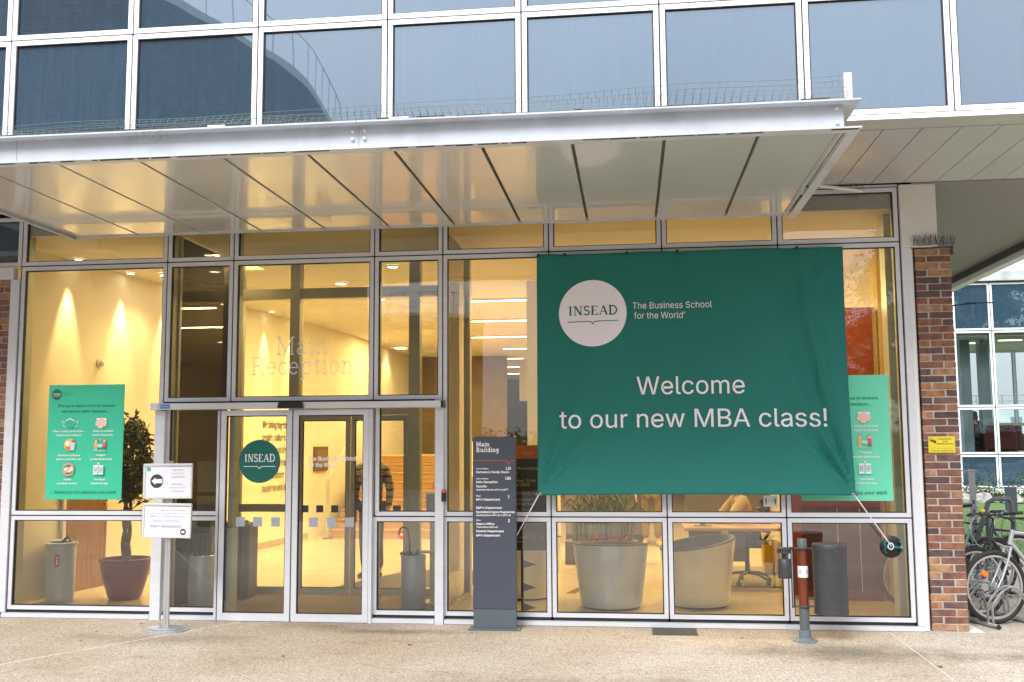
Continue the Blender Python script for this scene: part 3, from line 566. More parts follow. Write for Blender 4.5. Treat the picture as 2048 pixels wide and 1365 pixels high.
for k in range(53):
    z = .034+k*CO
    A, Bx, C_, D_ = PX0-2.9, PX1-2.9, PY0-.17, PY1-.17
    if k % 2: quad = [(A+.052, C_+.111, 1), (Bx-.111, C_+.052, 0), (Bx-.052, D_-.111, 1), (A+.111, D_-.052, 0)]
    else: quad = [(A+.111, C_+.052, 0), (Bx-.052, C_+.111, 1), (Bx-.111, D_-.052, 0), (A+.052, D_-.111, 1)]
    for x, y, t in quad: put_brick(x, y, z, t, pil)
b = MB(); b.box(.0, .185, -.19, -.165, 3.585, 3.60); b.box(.165, .185, -.19, -.16, 3.52, 3.60); b.build('steel_angle', SLOT, pil)
# weathered spikes along the pillar top
def spikes(pts, parent, name, seed, base=Vector((0, 0, 0))):
    r_ = random.Random(seed); b = MB()
    for p in pts:
        for q in range(3):
            a = r_.uniform(-.6, .6); c = r_.uniform(-.35, .35); L = r_.uniform(.06, .13)
            b.tube([p, (p[0]+L*math.sin(a)*.6, p[1]+L*c*.6, p[2]+L)], .0012, 3)
    o = b.build(name, GASK, parent); o['kind'] = 'stuff'; return o
spikes([(-.19+k*.0095, -.225, 3.60) for k in range(40)], pil, 'bird_spikes', 5)
bwall = thing('brick_wall', 'strip of dark brick wall at the left edge of the glass front', 'wall', (-7.2, 0, 0))
b = MB(); b.box(-.5, .665, .012, .30, 0, 3.5); b.build('mortar_core', MORT, bwall)
for k in range(52):
    z = .034+k*CO; off = 0 if k % 2 else .116
    for q in range(3):
        x = .57-q*.232-off+.0+(.0)
        put_brick(x, .052, z, False, bwall)
    if k % 2 == 0: put_brick(.62, .111, z, True, bwall)
# yellow warning plate
ys = thing('warning_sign', 'yellow video surveillance plate screwed to the brick pillar', 'sign', (2.893, -.012, 1.714))
b = MB(); b.box(-.122, .122, -.003, .006, -.079, .079); b.build('plate', mat('sign_yellow', (.78, .62, .045), .45, var=.05), ys, bevel=.004)
P_ = Print(lambda x, z, d: (x, -.0035-d, z)); DKY = mat('sign_ink', (.06, .05, .015), .6)
P_.line([(-.115, .072), (.115, .072), (.115, -.072), (-.115, -.072), (-.115, .072)], .0018, DKY)
P_.text('ETABLISSEMENT', .03, .046, .0135, DKY, w=.135, align='c', bold=.01); P_.text('SOUS', .03, .024, .0135, DKY, w=.045, align='c', bold=.01); P_.text('VIDEOPROTECTION', .03, .002, .0135, DKY, w=.15, align='c', bold=.01)
P_.text('PC SECURITE 01.60.72.45.00', 0, -.062, .011, DKY, w=.205, align='c', bold=.008); P_.line([(-.1, -.038), (.1, -.038)], .0018, DKY); P_.line([(-.1, -.022), (.1, -.022)], .0012, DKY)
P_.poly([(-.112, .05), (-.085, .062), (-.05, .036), (-.054, .018), (-.098, .034)], DKY); P_.poly([(-.106, .049), (-.086, .058), (-.058, .038), (-.09, .046)], mat('sign_yellow')); P_.line([(-.095, .034), (-.075, .026), (-.048, .010)], .005, DKY); P_.build('lettering', ys)
# black lamp bracket sticking out behind the pillar
br = thing('lamp_bracket', 'thin black rod bracket sticking out beside the brick pillar', 'bracket', (3.06, .2, 3.05))
b = MB(); b.tube([(-.02, .02, 0), (.30, .02, .025)], .007, 8); b.box(.18, .45, .012, .03, .022, .032); b.build('rod', BLACK, br)
b = MB()
for k in range(7): b.tube([(.255+.006*(k % 2), .02, .01-.02*k), (.25, .02, -.01-.02*k)], .003, 5)
b.build('hanging_string', mat('pale_string', (.3, .3, .28), .8), br)

# ================================================================== entrance canopy
can = thing('entrance_canopy', 'flat white steel canopy over the glass entrance with glossy panelled underside', 'canopy', (0, 0, 0))
CX0, CX1, YF, YW, ZL, ZH = -5.72, 1.60, -2.975, -2.885, 3.880, 4.088
b = MB()
b.box(CX0, CX1-.10, YW, YW+.012, ZL+.012, ZH-.012)                                   # web
b.prism([(CX0, YF), (CX1, YF), (CX1-.10, YW), (CX0, YW)], ZH-.012, ZH, 'z')            # top flange
b.prism([(CX0, YF), (CX1, YF), (CX1-.075, YW+.02), (CX0, YW+.02)], ZL, ZL+.011, 'z')    # bottom flange
b.build('front_beam', BEAM, can)
b = MB(); b.box(CX1-.112, CX1-.10, YW+.013, -.20, ZL+.012, ZH-.012); b.prism([(CX1, YF+.001), (CX1, -.2), (CX1-.10, -.2), (CX1-.10, YW)], ZH-.012, ZH-.0005, 'z'); b.prism([(CX1, YF+.001), (CX1, -.2), (CX1-.075, -.2), (CX1-.075, YW+.02)], ZL+.0005, ZL+.011, 'z'); b.build('side_beam', BEAM, can)
b = MB(); b.box(CX0, CX0+.012, YW+.013, -.20, ZL+.012, ZH-.012); b.box(CX0+.0, CX0+.02, YW+.013, -.2, ZL, ZL+.011); b.build('side_beam', BEAM, can)
b = MB(); b.box(CX0+.02, CX1-.115, -.235, -.215, ZL+.02, ZH-.02); b.build('rear_beam', BEAM, can)
MOSS = mat('moss_grime', (.06, .065, .04), .95, var=.5, vscale=30)
b = MB(); rm = random.Random(9); x = CX0
while x < CX1-.1:
    L = rm.uniform(.05, .3)
    b.box(x, min(x+L, CX1-.1), YF+.02, YF+.08, ZH+.0005, ZH+rm.uniform(.003, .018)); 
    if rm.random() < .8: b.box(x, min(x+L*rm.uniform(.6, 1), CX1-.02), YF+.012, YF+.03, ZL-.0005-rm.uniform(.001, .005), ZL-.0002)
    x += L
o = b.build('moss', MOSS, can); o['kind'] = 'stuff'
JX = [-5.715, -5.005, -4.345, -3.69, -3.025, -2.365, -1.705, -1.045, -.385, .275, .935, 1.49]
for a, c in zip(JX[:-1], JX[1:]):
    b = MB(); b.box(a+.013, c-.013, -2.84, -.235, 3.914, 3.93)
    b.box(a+.013, a+.018, -2.82, -.235, 3.9305, 3.944); b.build('soffit_panel', PANEL, can, bevel=.002)
b = MB(); b.box(-5.70, CX1-.12, -2.87, -.24, 3.945, 3.96); b.build('slot_backing', mat('slot_grey', (.17, .17, .155), .7, var=.2, vscale=9), can)
b = MB(); b.box(-5.70, CX1-.12, -2.87, -.24, 4.0, 4.06); b.build('roof_sheet', mat('roof_felt', (.1, .1, .1), .9), can)
b = MB(); b.box(1.4785, 1.487, -2.80, -.24, 3.908, 3.9135); b.box(1.493, 1.50, -2.80, -.24, 3.90, 3.93); b.build('edge_trim', WHITEP, can)
b = MB(); b.box(-1.9405, -1.9385, YW-.0015, YW, ZL+.012, ZH-.012); b.box(-1.941, -1.938, YF-.001, YF+.04, ZH-.0125, ZH+.0006); b.box(-4.62, -4.618, YW-.0012, YW, ZL+.012, ZH-.012); b.build('beam_joint', SLOT, can)
for (x, z) in ((-1.985, 3.975), (-1.895, 3.978), (-1.985, 4.032), (-1.895, 4.035), (1.452, 3.945), (1.452, 4.045)):
    b = MB(); b.tube([(x, YW, z), (x, YW-.014, z)], .0135, 10); b.ball((x, YW-.014, z), .0135, .006, .0135, 10, 6); b.build('bolt', WHITEP, can, smooth=True)
for x in (-3.0, -1.62): b = MB(); b.box(x-.06, x+.07, YF-.002, YF+.12, ZH+.001, ZH+.012); b.build('clip_plate', WHITEP, can)
b = MB(); b.box(1.50, 1.553, -2.935, -2.915, ZH+.001, 4.285); b.box(1.535, 1.553, -2.914, -2.86, ZH+.001, 4.285); b.build('net_post', mat('post_dirty', (.7, .7, .68), .6, var=.1, dirt=.6, vscale=30), can)
# bird netting strung along the canopy edge
NETM = mat('net_cord', (.05, .13, .10), .8); NETG = mat('net_cord_grey', (.14, .15, .13), .8)
rn = random.Random(4); b = MB()
def ntop(x): t = (x+5.7)/7.2; return ZH+.085+.10*t**2+.006*math.sin(x*4.1)
for lay in (0, 1):
    y0 = -2.94+.07*lay; xs = [-5.7+.055*k for k in range(132)]
    pts = {}
    for i, x in enumerate(xs):
        lean = .03*math.sin(x*1.7+lay)
        for j in range(5):
            t = j/4; pts[i, j] = (x+lean*t+rn.uniform(-.006, .006), y0+.02*math.sin(x*3+j), ZH+.005+(ntop(x)-ZH-.005-(.015 if lay else 0))*t+(rn.uniform(-.004, .004) if j < 4 else 0))
    for i in range(len(xs)):
        b.tube([pts[i, j] for j in range(5)], .0016, 3, 1, cap=False)
    for j in (1, 2, 3): b.tube([pts[i, j] for i in range(len(xs))], .0013, 3, 1, cap=False)
    b.tube([pts[i, 4] for i in range(len(xs))], .0022, 3, 0, cap=False); b.tube([pts[i, 0] for i in range(len(xs))], .002, 3, 0, cap=False)
for k in range(26):                                             # torn hanging tangle
    x = -3.52+rn.uniform(-.1, .16); z = ZH-rn.uniform(0, .03); b.tube([(x, YF-.004, z), (x+rn.uniform(-.07, .07), YF-.006, z-rn.uniform(.02, .09))], .0008, 3, 1, cap=False)
o = b.build('bird_net', [NETM, NETG], can); o['kind'] = 'stuff'
# conduit and spikes over the last window
cn_ = thing('white_conduit', 'short white conduit slanting over the top right window under the soffit', 'pipe', (2.05, -.1, 4.18))
b = MB(); b.tube([(-.25, .03, .05), (.21, 0, -.035)], .018, 10); b.build('pipe', WHITEP, cn_, smooth=True)
spikes([(-.2+k*.05, .0, .05-.18*(k*.05)) for k in range(9)], cn_, 'bird_spikes', 8)

# ================================================================== the lobby behind the glass
WX = -6.40; WS = .108; WR = -math.atan(WS)
def wallx(y): return -6.85+WS*(y-.2)
b = MB(); b.box(-6.95, 2.9, .06, 26, -.05, .004); struct(b.build('interior_floor', FLOORM))
b = MB(); b.box(-4.77, -1.94, .065, 1.66, .0045, .012); struct(b.build('entrance_matting', DARKFLOOR))
b = MB(); b.box(-7.1, 2.9, .06, 26, 4.0, 4.2); struct(b.build('interior_ceiling', CEILM))
b = MB(); b.prism([(wallx(.2)-.2, .2), (wallx(.2), .2), (wallx(10.4), 10.4), (wallx(10.4)-.2, 10.4)], 0, 4.0); lwall = struct(b.build('interior_wall', WALLM))
WALLD = mat('dark_panelling', (.16, .12, .07), .6, 0, var=.15, vscale=2)
b = MB(); b.box(-5.95, wallx(10.4), 10.4, 26, 0, 4.0); struct(b.build('interior_wall', WALLM))
b = MB(); b.box(2.9, 3.05, .36, 26, 0, 4.0); struct(b.build('interior_wall', WALLM))
b = MB(); b.box(-6.4, -3.2, 15.9, 16.1, 0, 4.0); b.box(1.2, 2.9, 11.9, 12.1, 0, 4.0); struct(b.build('interior_wall', WALLD))
b = MB(); b.box(-6.4, 2.9, 25.9, 26.1, 0, 4.0); struct(b.build('interior_wall', mat('far_wall', (.10, .12, .11), .6, var=.3, vscale=1)))
b = MB(); b.box(-1.42, -1.0, 3.9, 4.3, 0.005, 4.0); struct(b.build('interior_column', WALLM))
b = MB(); b.box(-3.1, -1.2, 18, 18.3, 2.9, 4.0); struct(b.build('bulkhead', WALLM))
b = MB(); b.prism([(wallx(2.4)+.0005, 2.4), (wallx(2.4)+.015, 2.4), (wallx(8.25)+.015, 8.25), (wallx(8.25)+.0005, 8.25)], .006, .11); struct(b.build('skirting', mat('skirting', (.45, .40, .33), .5)))
# brown door in the left wall
dr = thing('brown_door', 'brown flush door with a brass knob in the cream lobby wall', 'door', (wallx(1.83), 1.83, 0), WR)
b = MB(); b.box(.002, .035, -.40, .37, .006, 2.10); b.build('leaf', WOODD, dr)
b = MB(); b.box(.003, .05, -.46, -.405, .006, 2.16); b.box(.003, .05, .375, .43, .006, 2.16); b.box(.003, .05, -.404, .374, 2.105, 2.16); b.build('frame', WALLM, dr)
b = MB(); b.ball((.075, .31, 1.02), .025, .025, .025); b.tube([(.034, .31, 1.02), (.07, .31, 1.02)], .01, 8); b.build('knob', mat('brass', (.6, .4, .12), .25, 1), dr, smooth=True)
# wall text
wt_ = thing('wall_quote', 'brown cut out letters of a quotation on the cream wall behind the doors', 'lettering', (wallx(6.41), 6.41, 1.5), WR)
DKB = mat('bronze_letters', (.07, .045, .02), .5)
P_ = Print(lambda x, z, d: (.004+d*8, x, z))
for k, t in enumerate(('We bring together', 'people, cultures', 'and ideas to develop', 'responsible leaders', 'who transform', 'business and society')):
    P_.text(t, .0, .52-k*.215, .115, DKB, w=(1.02, .86, 1.2, 1.1, .8, 1.22)[k], bold=.01)
P_.build('lettering', wt_)
sp_ = thing('wall_sensor', 'small cream sensor knob on the cream wall above the poster', 'sensor', (wallx(2.0), 2.0, 2.78), WR)
b = MB(); b.ball((.04, 0, 0), .04, .04, .04); b.tube([(0, 0, 0), (.03, 0, 0)], .055, 12); b.build('body', WALLM, sp_, smooth=True)
pf = thing('framed_notice', 'dark square notice panel on the cream wall by the stairs', 'notice', (wallx(8.75), 8.75, 1.46), WR)
b = MB(); b.box(.004, .05, -.3, .3, -.23, .23); b.build('frame', mat('bronze_panel', (.14, .10, .05), .4), pf); b = MB(); b.box(.052, .055, -.24, .24, -.17, .17); b.build('panel', mat('bronze_face', (.2, .15, .08), .4), pf)
# bulkhead and air slot in the ceiling
ag = thing('ceiling_grille', 'long dark linear air grille in the ceiling above the entrance', 'vent', (-3.62, 1.9, 3.995))
b = MB(); b.box(-.95, .9, -.05, .07, -.012, .002); b.build('frame', MULL, ag); b = MB()
for k in range(4): b.box(-.92, .87, -.04+k*.028, -.026+k*.028, -.016, -.0125)
b.build('slot', SLOT, ag)
# lamps and added fill lights
WARM = (1, .67, .255)
LAMPM = mat('lamp_diffuser', (1, .9, .7), .5, emit=(1, .86, .6), estr=7)
def area(loc, sx, sy, e, col=WARM, rot=(0, 0, 0)):
    l = bpy.data.lights.new('lamp', 'AREA'); l.shape = 'RECTANGLE'; l.size = sx; l.size_y = sy; l.energy = e; l.color = col
    o = bpy.data.objects.new('strip_or_fill_light', l); COL.objects.link(o); o.location = loc; o.rotation_euler = rot; return o
def spot(loc, e, ang=50, to=(0, 0, -1), col=WARM, r=.04, blend=.6):
    l = bpy.data.lights.new('lamp', 'SPOT'); l.energy = e; l.color = col; l.spot_size = R(ang); l.spot_blend = blend; l.shadow_soft_size = r
    o = bpy.data.objects.new('spot_light', l); COL.objects.link(o); o.location = loc; o.rotation_euler = Vector(to).to_track_quat('-Z', 'Y').to_euler(); return o
dl0 = None
for k, (x, y, lab) in enumerate(((-6.0, 2.6, 'large round ceiling light above the green poster'), (-4.22, 2.4, 'small round ceiling light above the doors, left of its neighbour'), (-2.97, 2.4, 'small round ceiling light right of the doors'),
        (-4.0, 3.6, 'small round ceiling light deeper in above the doors'), (-3.85, 5.2, 'faint round ceiling light furthest in above the doors'), (1.42, 2.5, 'wide round ceiling light above the green banner'),
        (-5.4, 13.2, 'bright round ceiling light over the stairs, upper one'), (-4.3, 14.8, 'bright round ceiling light over the stairs, lower one'))):
    r_ = (.16, .07, .07, .08, .07, .16, .16, .18)[k]
    t = thing('ceiling_light', lab, 'ceiling light', (x, y, 3.998), 0, 'round ceiling lights in the lobby')
    b = MB(); b.lathe([(r_, -.02), (r_+.02, -.016), (r_+.02, 0)], seg=28, capb=False); b.build('rim', WHITEP, t, smooth=True)
    b = MB(); b.disc((0, 0, -.012), r_, 'z'); b.build('diffuser', LAMPM, t)
    spot((x, y, 3.96), 38, 120)
# wall washers throwing scallops down the cream wall
for y, lab in ((1.35, 'recessed spotlight nearest the glass lighting the cream wall above the green poster'), (2.4, 'recessed spotlight lighting the cream wall above the tree pot'), (3.4, 'recessed spotlight over the cream wall just past the inner screen'), (4.4, 'recessed spotlight over the middle of the cream wall'), (5.4, 'recessed spotlight just before the brown wall lettering'), (6.4, 'recessed spotlight above the start of the brown wall lettering'), (7.4, 'recessed spotlight above the end of the brown wall lettering')):
    t = thing('wall_washer', lab, 'spotlight', (wallx(y)+.13, y, 3.998), 0, 'recessed wall washers')
    b = MB(); b.lathe([(.05, -.015), (.065, -.012), (.065, 0)], seg=16, capb=False); b.build('rim', WHITEP, t); b = MB(); b.disc((0, 0, -.006), .05, 'z', 16); b.build('diffuser', LAMPM, t)
    spot((wallx(y)+.13, y, 3.98), 190, 36, to=(-.04, 0, -1), blend=.7, r=.02)
tubes = [(-2.9, -.4, 5.5), (-3.2, -.5, 8.1), (-3.8, -.6, 10.9), (-3.0, -.9, 13.6), (-4.0, -2.8, 16.4), (-4.2, -2.9, 19.4), (-4.6, -3.2, 22.3)]
for k, (a, c, y) in enumerate(tubes):
    t = thing('linear_light', ('nearest', 'second', 'third', 'fourth', 'fifth', 'sixth', 'furthest')[k]+' strip light on the lobby ceiling behind the dark sign, counting inwards', 'strip light', ((a+c)/2, y, 3.995), 0, 'strip lights on the lobby ceiling')
    b = MB(); b.box(-(c-a)/2, (c-a)/2, -.04, .04, -.03, .004); b.build('housing', WHITEP, t); b = MB(); b.box(-(c-a)/2+.01, (c-a)/2-.01, -.034, .034, -.036, -.031); b.build('diffuser', LAMPM, t)
    if k in (0, 1, 3, 5): area(((a+c)/2, y, 3.95), c-a, .08, 60)
area((-3.9, 6.0, 3.97), 1.6, 1.6, 100); area((1.0, 6.0, 3.97), 1.6, 1.6, 125); area((1.1, 1.2, 3.97), 1.6, .5, 48); area((-5.0, 1.6, 3.97), .8, .8, 20); area((-4.6, 11.0, 3.97), 1.4, 1.4, 80)  # fill lights without fixtures, added to brighten the hall

# ------------------------------------------------------------------ inner screen of the draught lobby
sc_ = thing('inner_glass_screen', 'inner glazed screen with sliding doors between the entrance lobby and hall', 'glass screen', (0, 0, 0))
MU2 = mat('inner_frame', (.50, .49, .43), .4, .15, var=.05)
YI = 1.72
for (x0, x1) in ((-4.74, -4.66), (-4.05, -3.93), (-2.59, -2.46), (-1.93, -1.86)):
    b = MB(); b.box(x0, x1, YI-.05, YI+.09, .005, 3.99); b.build('post', MU2, sc_)
b = MB(); b.box(-4.66, -1.93, YI-.04, YI+.08, 3.50, 3.62); b.build('transom', MU2, sc_)
b = MB(); b.box(-3.93, -2.59, YI-.06, YI+.06, 2.09, 2.20); b.build('door_header', MU2, sc_)
for (x0, x1, z0, z1) in ((-4.66, -4.05, 1.0, 3.50), (-4.66, -4.05, .09, .95), (-2.46, -1.93, .09, 3.5), (-3.93, -2.59, 2.2, 3.5), (-4.66, -4.05, 3.62, 3.98), (-3.93, -2.59, 3.62, 3.98), (-2.46, -1.93, 3.62, 3.98)):
    b = MB(); b.box(x0, x1, YI+.01, YI+.018, z0, z1); b.build('pane', GLI, sc_)
b = MB(); b.box(-4.66, -4.05, YI-.03, YI+.06, .955, 1.045); b.box(-4.66, -4.05, YI-.03, YI+.06, .01, .085); b.box(-2.46, -1.93, YI-.03, YI+.06, .01, .085); b.build('rail', MU2, sc_)
l1, y1_ = door_leaf(-3.925, -3.30, YI-.03, 2.085, sc_, MU2, .045, .07, GLI); l2, _ = door_leaf(-3.285, -2.60, YI-.03, 2.085, sc_, MU2, .045, .07, GLI)
STD = mat('dark_sticker', (.13, .13, .12), .6)
for xs, par in (([(-3.882, -3.80), (-3.705, -3.619), (-3.523, -3.437)], l1), ([(-2.95, -2.86), (-2.78, -2.685)], l2)):
    for xa, xb in xs: b = MB(); b.box(xa, xb, y1_-.003, y1_-.001, .948, 1.032); b.build('square_sticker', STD, par)
# side screens of the draught lobby
for x, zz in ((-4.78, 0), (-1.90, 0)):
    b = MB(); b.box(x-.004, x+.004, .22, YI-.06, .06, 3.98); b.build('pane', GLI, sc_)
    b = MB(); b.box(x-.03, x+.03, .22, YI-.06, .005, .059); b.box(x-.025, x+.025, .22, .27, .06, 3.98); b.build('rail', MU2, sc_)

# ------------------------------------------------------------------ stairs
st = thing('wooden_stairs', 'broad light wood steps rising at the back of the lobby', 'stairs', (-4.45, 8.3, 0))
for k in range(9):
    b = MB(); b.box(-1.1, 1.35, k*.30, 2.9, k*.165+.003, (k+1)*.165); b.box(-1.1, 1.35, k*.30-.02, k*.30, (k+1)*.165-.03, (k+1)*.165); b.build('step', WOODM, st)
b = MB(); b.box(-1.1, 1.35, 2.9, 5, .003, 1.485); b.build('landing', WOODM, st)
b = MB(); b.box(-1.16, -1.105, 2.7, 5, 1.0, 1.4); b.build('side_board', WOODM, st)
RDS = mat('stop_sticker', (.65, .03, .03), .5)
for (x, k) in ((1.02, 7), (.60, 5), (.25, 0)):
    P_ = Print(lambda u, v, d, k=k: (u, k*.30-.024-d, v)); P_.circ(x, (k+.5)*.165, .075, RDS); P_.rect(x-.055, x+.055, (k+.5)*.165-.015, (k+.5)*.165+.015, WHITE); P_.build('stop_sticker', st)
hr = thing('stair_handrail', 'slim steel handrail with square post at the foot of the stairs', 'handrail', (-5.6, 8.25, 0))
b = MB(); b.box(-.03, .03, -.03, .03, .01, 1.08); b.build('post', MULL, hr); b = MB(); b.tube([(0, 0, 1.08), (.02, 2.7, 2.6)], .02, 8); b.build('rail', MULL, hr)
b = MB(); b.disc((0, 0, .012), .09, 'z', 20); b.tube([(0, 0, .005), (0, 0, .012)], .09, 20); b.build('foot', STEEL, hr)
mt = thing('floor_mat', 'dark grey door mat just inside the inner doors', 'mat', (-2.9, 2.9, .005)); b = MB(); b.prism([(-.75, -.75), (.9, -.75), (.95, .95), (-.15, .95)], 0, .012); b.build('mat', mat('mat_grey', (.10, .085, .075), .95, var=.2, vscale=80), mt)

# ------------------------------------------------------------------ things in the lobby
BINM = mat('bin_enamel', (.44, .55, .78), .35, .2, var=.05)
bn = thing('grey_bin', 'tall pale grey cylindrical bin with a red label by the cream wall', 'bin', (-6.43, .95, .004))
b = MB(); b.lathe([(.15, 0), (.155, .02), (.158, .63), (.175, .635), (.175, .655), (.12, .66)], seg=36); b.build('body', BINM, bn, smooth=True)
b = MB(); b.lathe([(.12, .652), (.0, .645)], seg=24, capb=False); b.build('opening', BLACK, bn)
b = MB(); b.tube([(-.06, .1, .64), (0, .13, .71), (.06, .1, .64)], .02, 8); b.build('handle', BLACK, bn, smooth=True)
P_ = Print(lambda x, z, d: (x, -.16-d-.0005, z)); P_.rect(.02, .075, .40, .54, mat('label_red', (.55, .03, .03), .5)); P_.circ(.048, .5, .014, WHITE); P_.rect(.037, .058, .42, .48, WHITE); P_.build('label', bn)
cb = thing('second_bin_box', 'low pale grey box standing in for a second bin beside the tall bin', 'cabinet', (-6.6, 1.22, .004)); b = MB(); b.box(-.08, .08, -.12, .1, 0, .66); b.build('body', BINM, cb, bevel=.01)  # plain box standing in for a second grey bin

def leafcloud(n, fn, size, seed, col_i=1, droop=.3):
    r_ = random.Random(seed); b = MB()
    for k in range(n):
        p = fn(r_)
        d = Vector((r_.gauss(0, 1), r_.gauss(0, 1), r_.gauss(0, 1)-droop)).normalized(); u = d.orthogonal().normalized(); u.rotate(Matrix.Rotation(r_.uniform(0, 6.28), 3, d))
        L = size*r_.uniform(.6, 1.3); W = L*.42; p = Vector(p)
        b.face([p, p+d*L*.5+u*W*.5, p+d*L, p+d*L*.5-u*W*.5], r_.randrange(col_i))
    return b
LF = [mat('ficus_leaf', (.05, .085, .02), .4, var=.3), mat('ficus_leaf_pale', (.16, .17, .045), .45, var=.3)]
fi = thing('potted_tree', 'potted indoor tree with twisted trunk in a big maroon pot', 'plant', (-5.79, 1.2, .004))
POTM = mat('maroon_glaze', (.16, .006, .012), .3, 0, var=.15, vscale=4, spec=.35)
b = MB(); b.lathe([(.16, 0), (.185, .03), (.235, .2), (.27, .36), (.275, .42), (.29, .43), (.29, .455), (.26, .46), (.25, .40)], seg=40); b.build('pot', POTM, fi, smooth=True)
b = MB(); b.lathe([(.255, .41), (0, .42)], seg=24, capb=False); b.build('soil', mat('soil', (.05, .03, .02), .95), fi)
b = MB()
for s in (0, 2.1, 4.2): b.tube([(.035*math.cos(s+z*7), .035*math.sin(s+z*7), .40+z) for z in [k*.06 for k in range(15)]], .026, 8, r2=.018)
for k in range(9): a = k*.7; b.tube([(0, 0, 1.15), (.12*math.cos(a), .12*math.sin(a), 1.4+.03*k), (.26*math.cos(a), .26*math.sin(a), 1.55+.05*k)], .012, 5, r2=.004)
b.build('trunk', mat('grey_bark', (.20, .16, .11), .8, var=.3, vscale=30), fi, smooth=True)
def crown(r_):
    while True:
        x, y, z = r_.uniform(-1, 1), r_.uniform(-1, 1), r_.uniform(-1, 1)
        if .25 < x*x+y*y+z*z < 1 and (math.sin(x*7+2)*math.sin(y*6)*math.sin(z*5+1) < .35): return (x*.27, y*.27, 1.6+z*.5)
b = leafcloud(2400, crown, .085, 5, 2); b.v = [tuple(p) for p in b.v]; b.build('crown', LF, fi)
b = leafcloud(26, lambda r_: (r_.uniform(.04, .22), r_.uniform(-.05, .05), r_.uniform(1.08, 1.16)), .09, 6, 2); b.tube([(0, 0, .98), (.22, 0, 1.12)], .006, 4); b.build('low_shoot', LF, fi)

ub = thing('umbrella_bin', 'grey metal cylinder bin holding an umbrella beside the right door', 'umbrella stand', (-2.33, .78, .012))
b = MB(); b.lathe([(.128, 0), (.13, .01), (.132, .54), (.138, .545), (.138, .56), (.12, .56), (.118, .1)], seg=36); b.build('body', mat('bin_silver', (.42, .53, .76), .3, .3, var=.05), ub, smooth=True)
um = thing('umbrella', 'navy umbrella with black crook handle standing in the grey bin', 'umbrella', (-2.37, .78, .012))
b = MB(); b.tube([(.02, 0, .1), (0, 0, .70), (-.012, 0, .78)]+[(-.062+.05*math.cos(R(t)), 0, .80+.05*math.sin(R(t))) for t in range(0, 200, 25)]+[(-.113, 0, .765)], .011, 8); b.build('handle', BLACK, um, smooth=True)
b = MB(); rr_ = random.Random(2)
for k in range(10):
    a = k*.628; b.face([(0, 0, .50), (.105*math.cos(a), .09*math.sin(a), .56+rr_.uniform(0, .06)), (.105*math.cos(a+.35), .09*math.sin(a+.35), .565)], 0); b.face([(0, 0, .50), (.105*math.cos(a+.35), .09*math.sin(a+.35), .565), (.105*math.cos(a+.628), .09*math.sin(a+.628), .56+rr_.uniform(0, .06))], 0)
b.build('canopy', mat('navy_cloth', (.015, .05, .13), .7), um)
sd_ = thing('sanitiser_stand', 'white hand sanitiser pedestal behind the umbrella bin', 'dispenser', (-2.17, 1.12, .012))
b = MB(); b.box(-.045, .045, -.03, .03, .02, 1.0); b.build('column', WHITEP, sd_); b = MB(); b.box(-.08, .08, -.09, .03, 1.0, 1.2); b.build('dispenser', WHITEP, sd_, bevel=.015); b = MB(); b.box(-.16, .06, -.12, .0, .55, .575); b.build('tray', WHITEP, sd_); b = MB(); b.box(-.13, .13, -.13, .13, 0, .02); b.build('base', WHITEP, sd_)
kb = thing('dark_kiosk', 'waist high dark grey cabinet just inside the left door', 'kiosk', (-4.45, 1.25, .012))
b = MB(); b.box(-.2, .02, -.1, .25, .02, .86); b.build('body', BLACK, kb, bevel=.02); b = MB(); b.box(.02, .12, -.02, .25, .02, .84); b.build('side_panel', mat('kiosk_grey', (.14, .13, .12), .5), kb, bevel=.01); b = MB(); b.box(-.18, .1, -.06, .23, 0, .02); b.build('foot', BLACK, kb)
fl = thing('steel_flap_post', 'narrow brushed steel bollard inside the left door', 'bollard', (-4.70, 1.0, .012)); b = MB(); b.box(-.05, .03, -.05, .05, 0, .55); b.build('body', mat('dull_steel', (.22, .21, .2), .4, .5), fl, bevel=.006)
b2 = thing('blue_umbrella_rack', 'dim grey bin of folded blue umbrellas behind the narrow left pane', 'umbrella stand', (-4.62, .62, .012)); b = MB(); b.lathe([(.13, 0), (.135, .55), (.12, .56), (.115, .1)], seg=28); b.build('body', mat('bin_silver'), b2, smooth=True)
for k in range(3): b = MB(); b.tube([(-.05+.05*k, 0, .3), (-.08+.08*k, 0, .78)], .02, 6, r2=.035); b.build('folded_umbrella', mat('navy_cloth'), b2)

# tub chairs seen from behind
SHELL = mat('pearl_shell', (.78, .77, .72), .28, .4, var=.04, vscale=2); SHD = mat('chair_lining', (.05, .045, .04), .7)
SHG = mat('silver_shell', (.62, .72, .96), .25, .3, var=.05, vscale=2)
def tub(lab, x, y, rz, m_, hi=.70, lo=.60, tilt=0):
    t = thing('tub_chair', lab, 'chair', (x, y, .004), rz, 'tub chairs along the lobby window')
    fn = lambda a, z: (math.sin(a)*(hi-lo)/2*(z/.65) if z > .3 else 0)
    b = MB(); b.lathe([(.315, .02), (.33, .06), (.40, .62), (.408, .655)], seg=48, fn=fn); b.build('shell', m_, t, smooth=True)
    b = MB(); b.lathe([(.408, .655), (.40, .672), (.365, .672), (.35, .65), (.30, .36), (.0, .35)], seg=48, fn=fn, capb=False); b.build('lining', SHD, t, smooth=True)
    b = MB(); b.lathe([(.0, .44), (.26, .44), (.29, .42), (.30, .37)], seg=32, capb=False); b.build('seat', SHD, t, smooth=True)
    b = MB(); b.lathe([(.29, 0), (.30, .02)], seg=32); b.build('plinth', BLACK, t)
tub('silver tub chair seen from behind under the middle of the banner', -.24, 1.12, R(180), SHG, .70, .66)
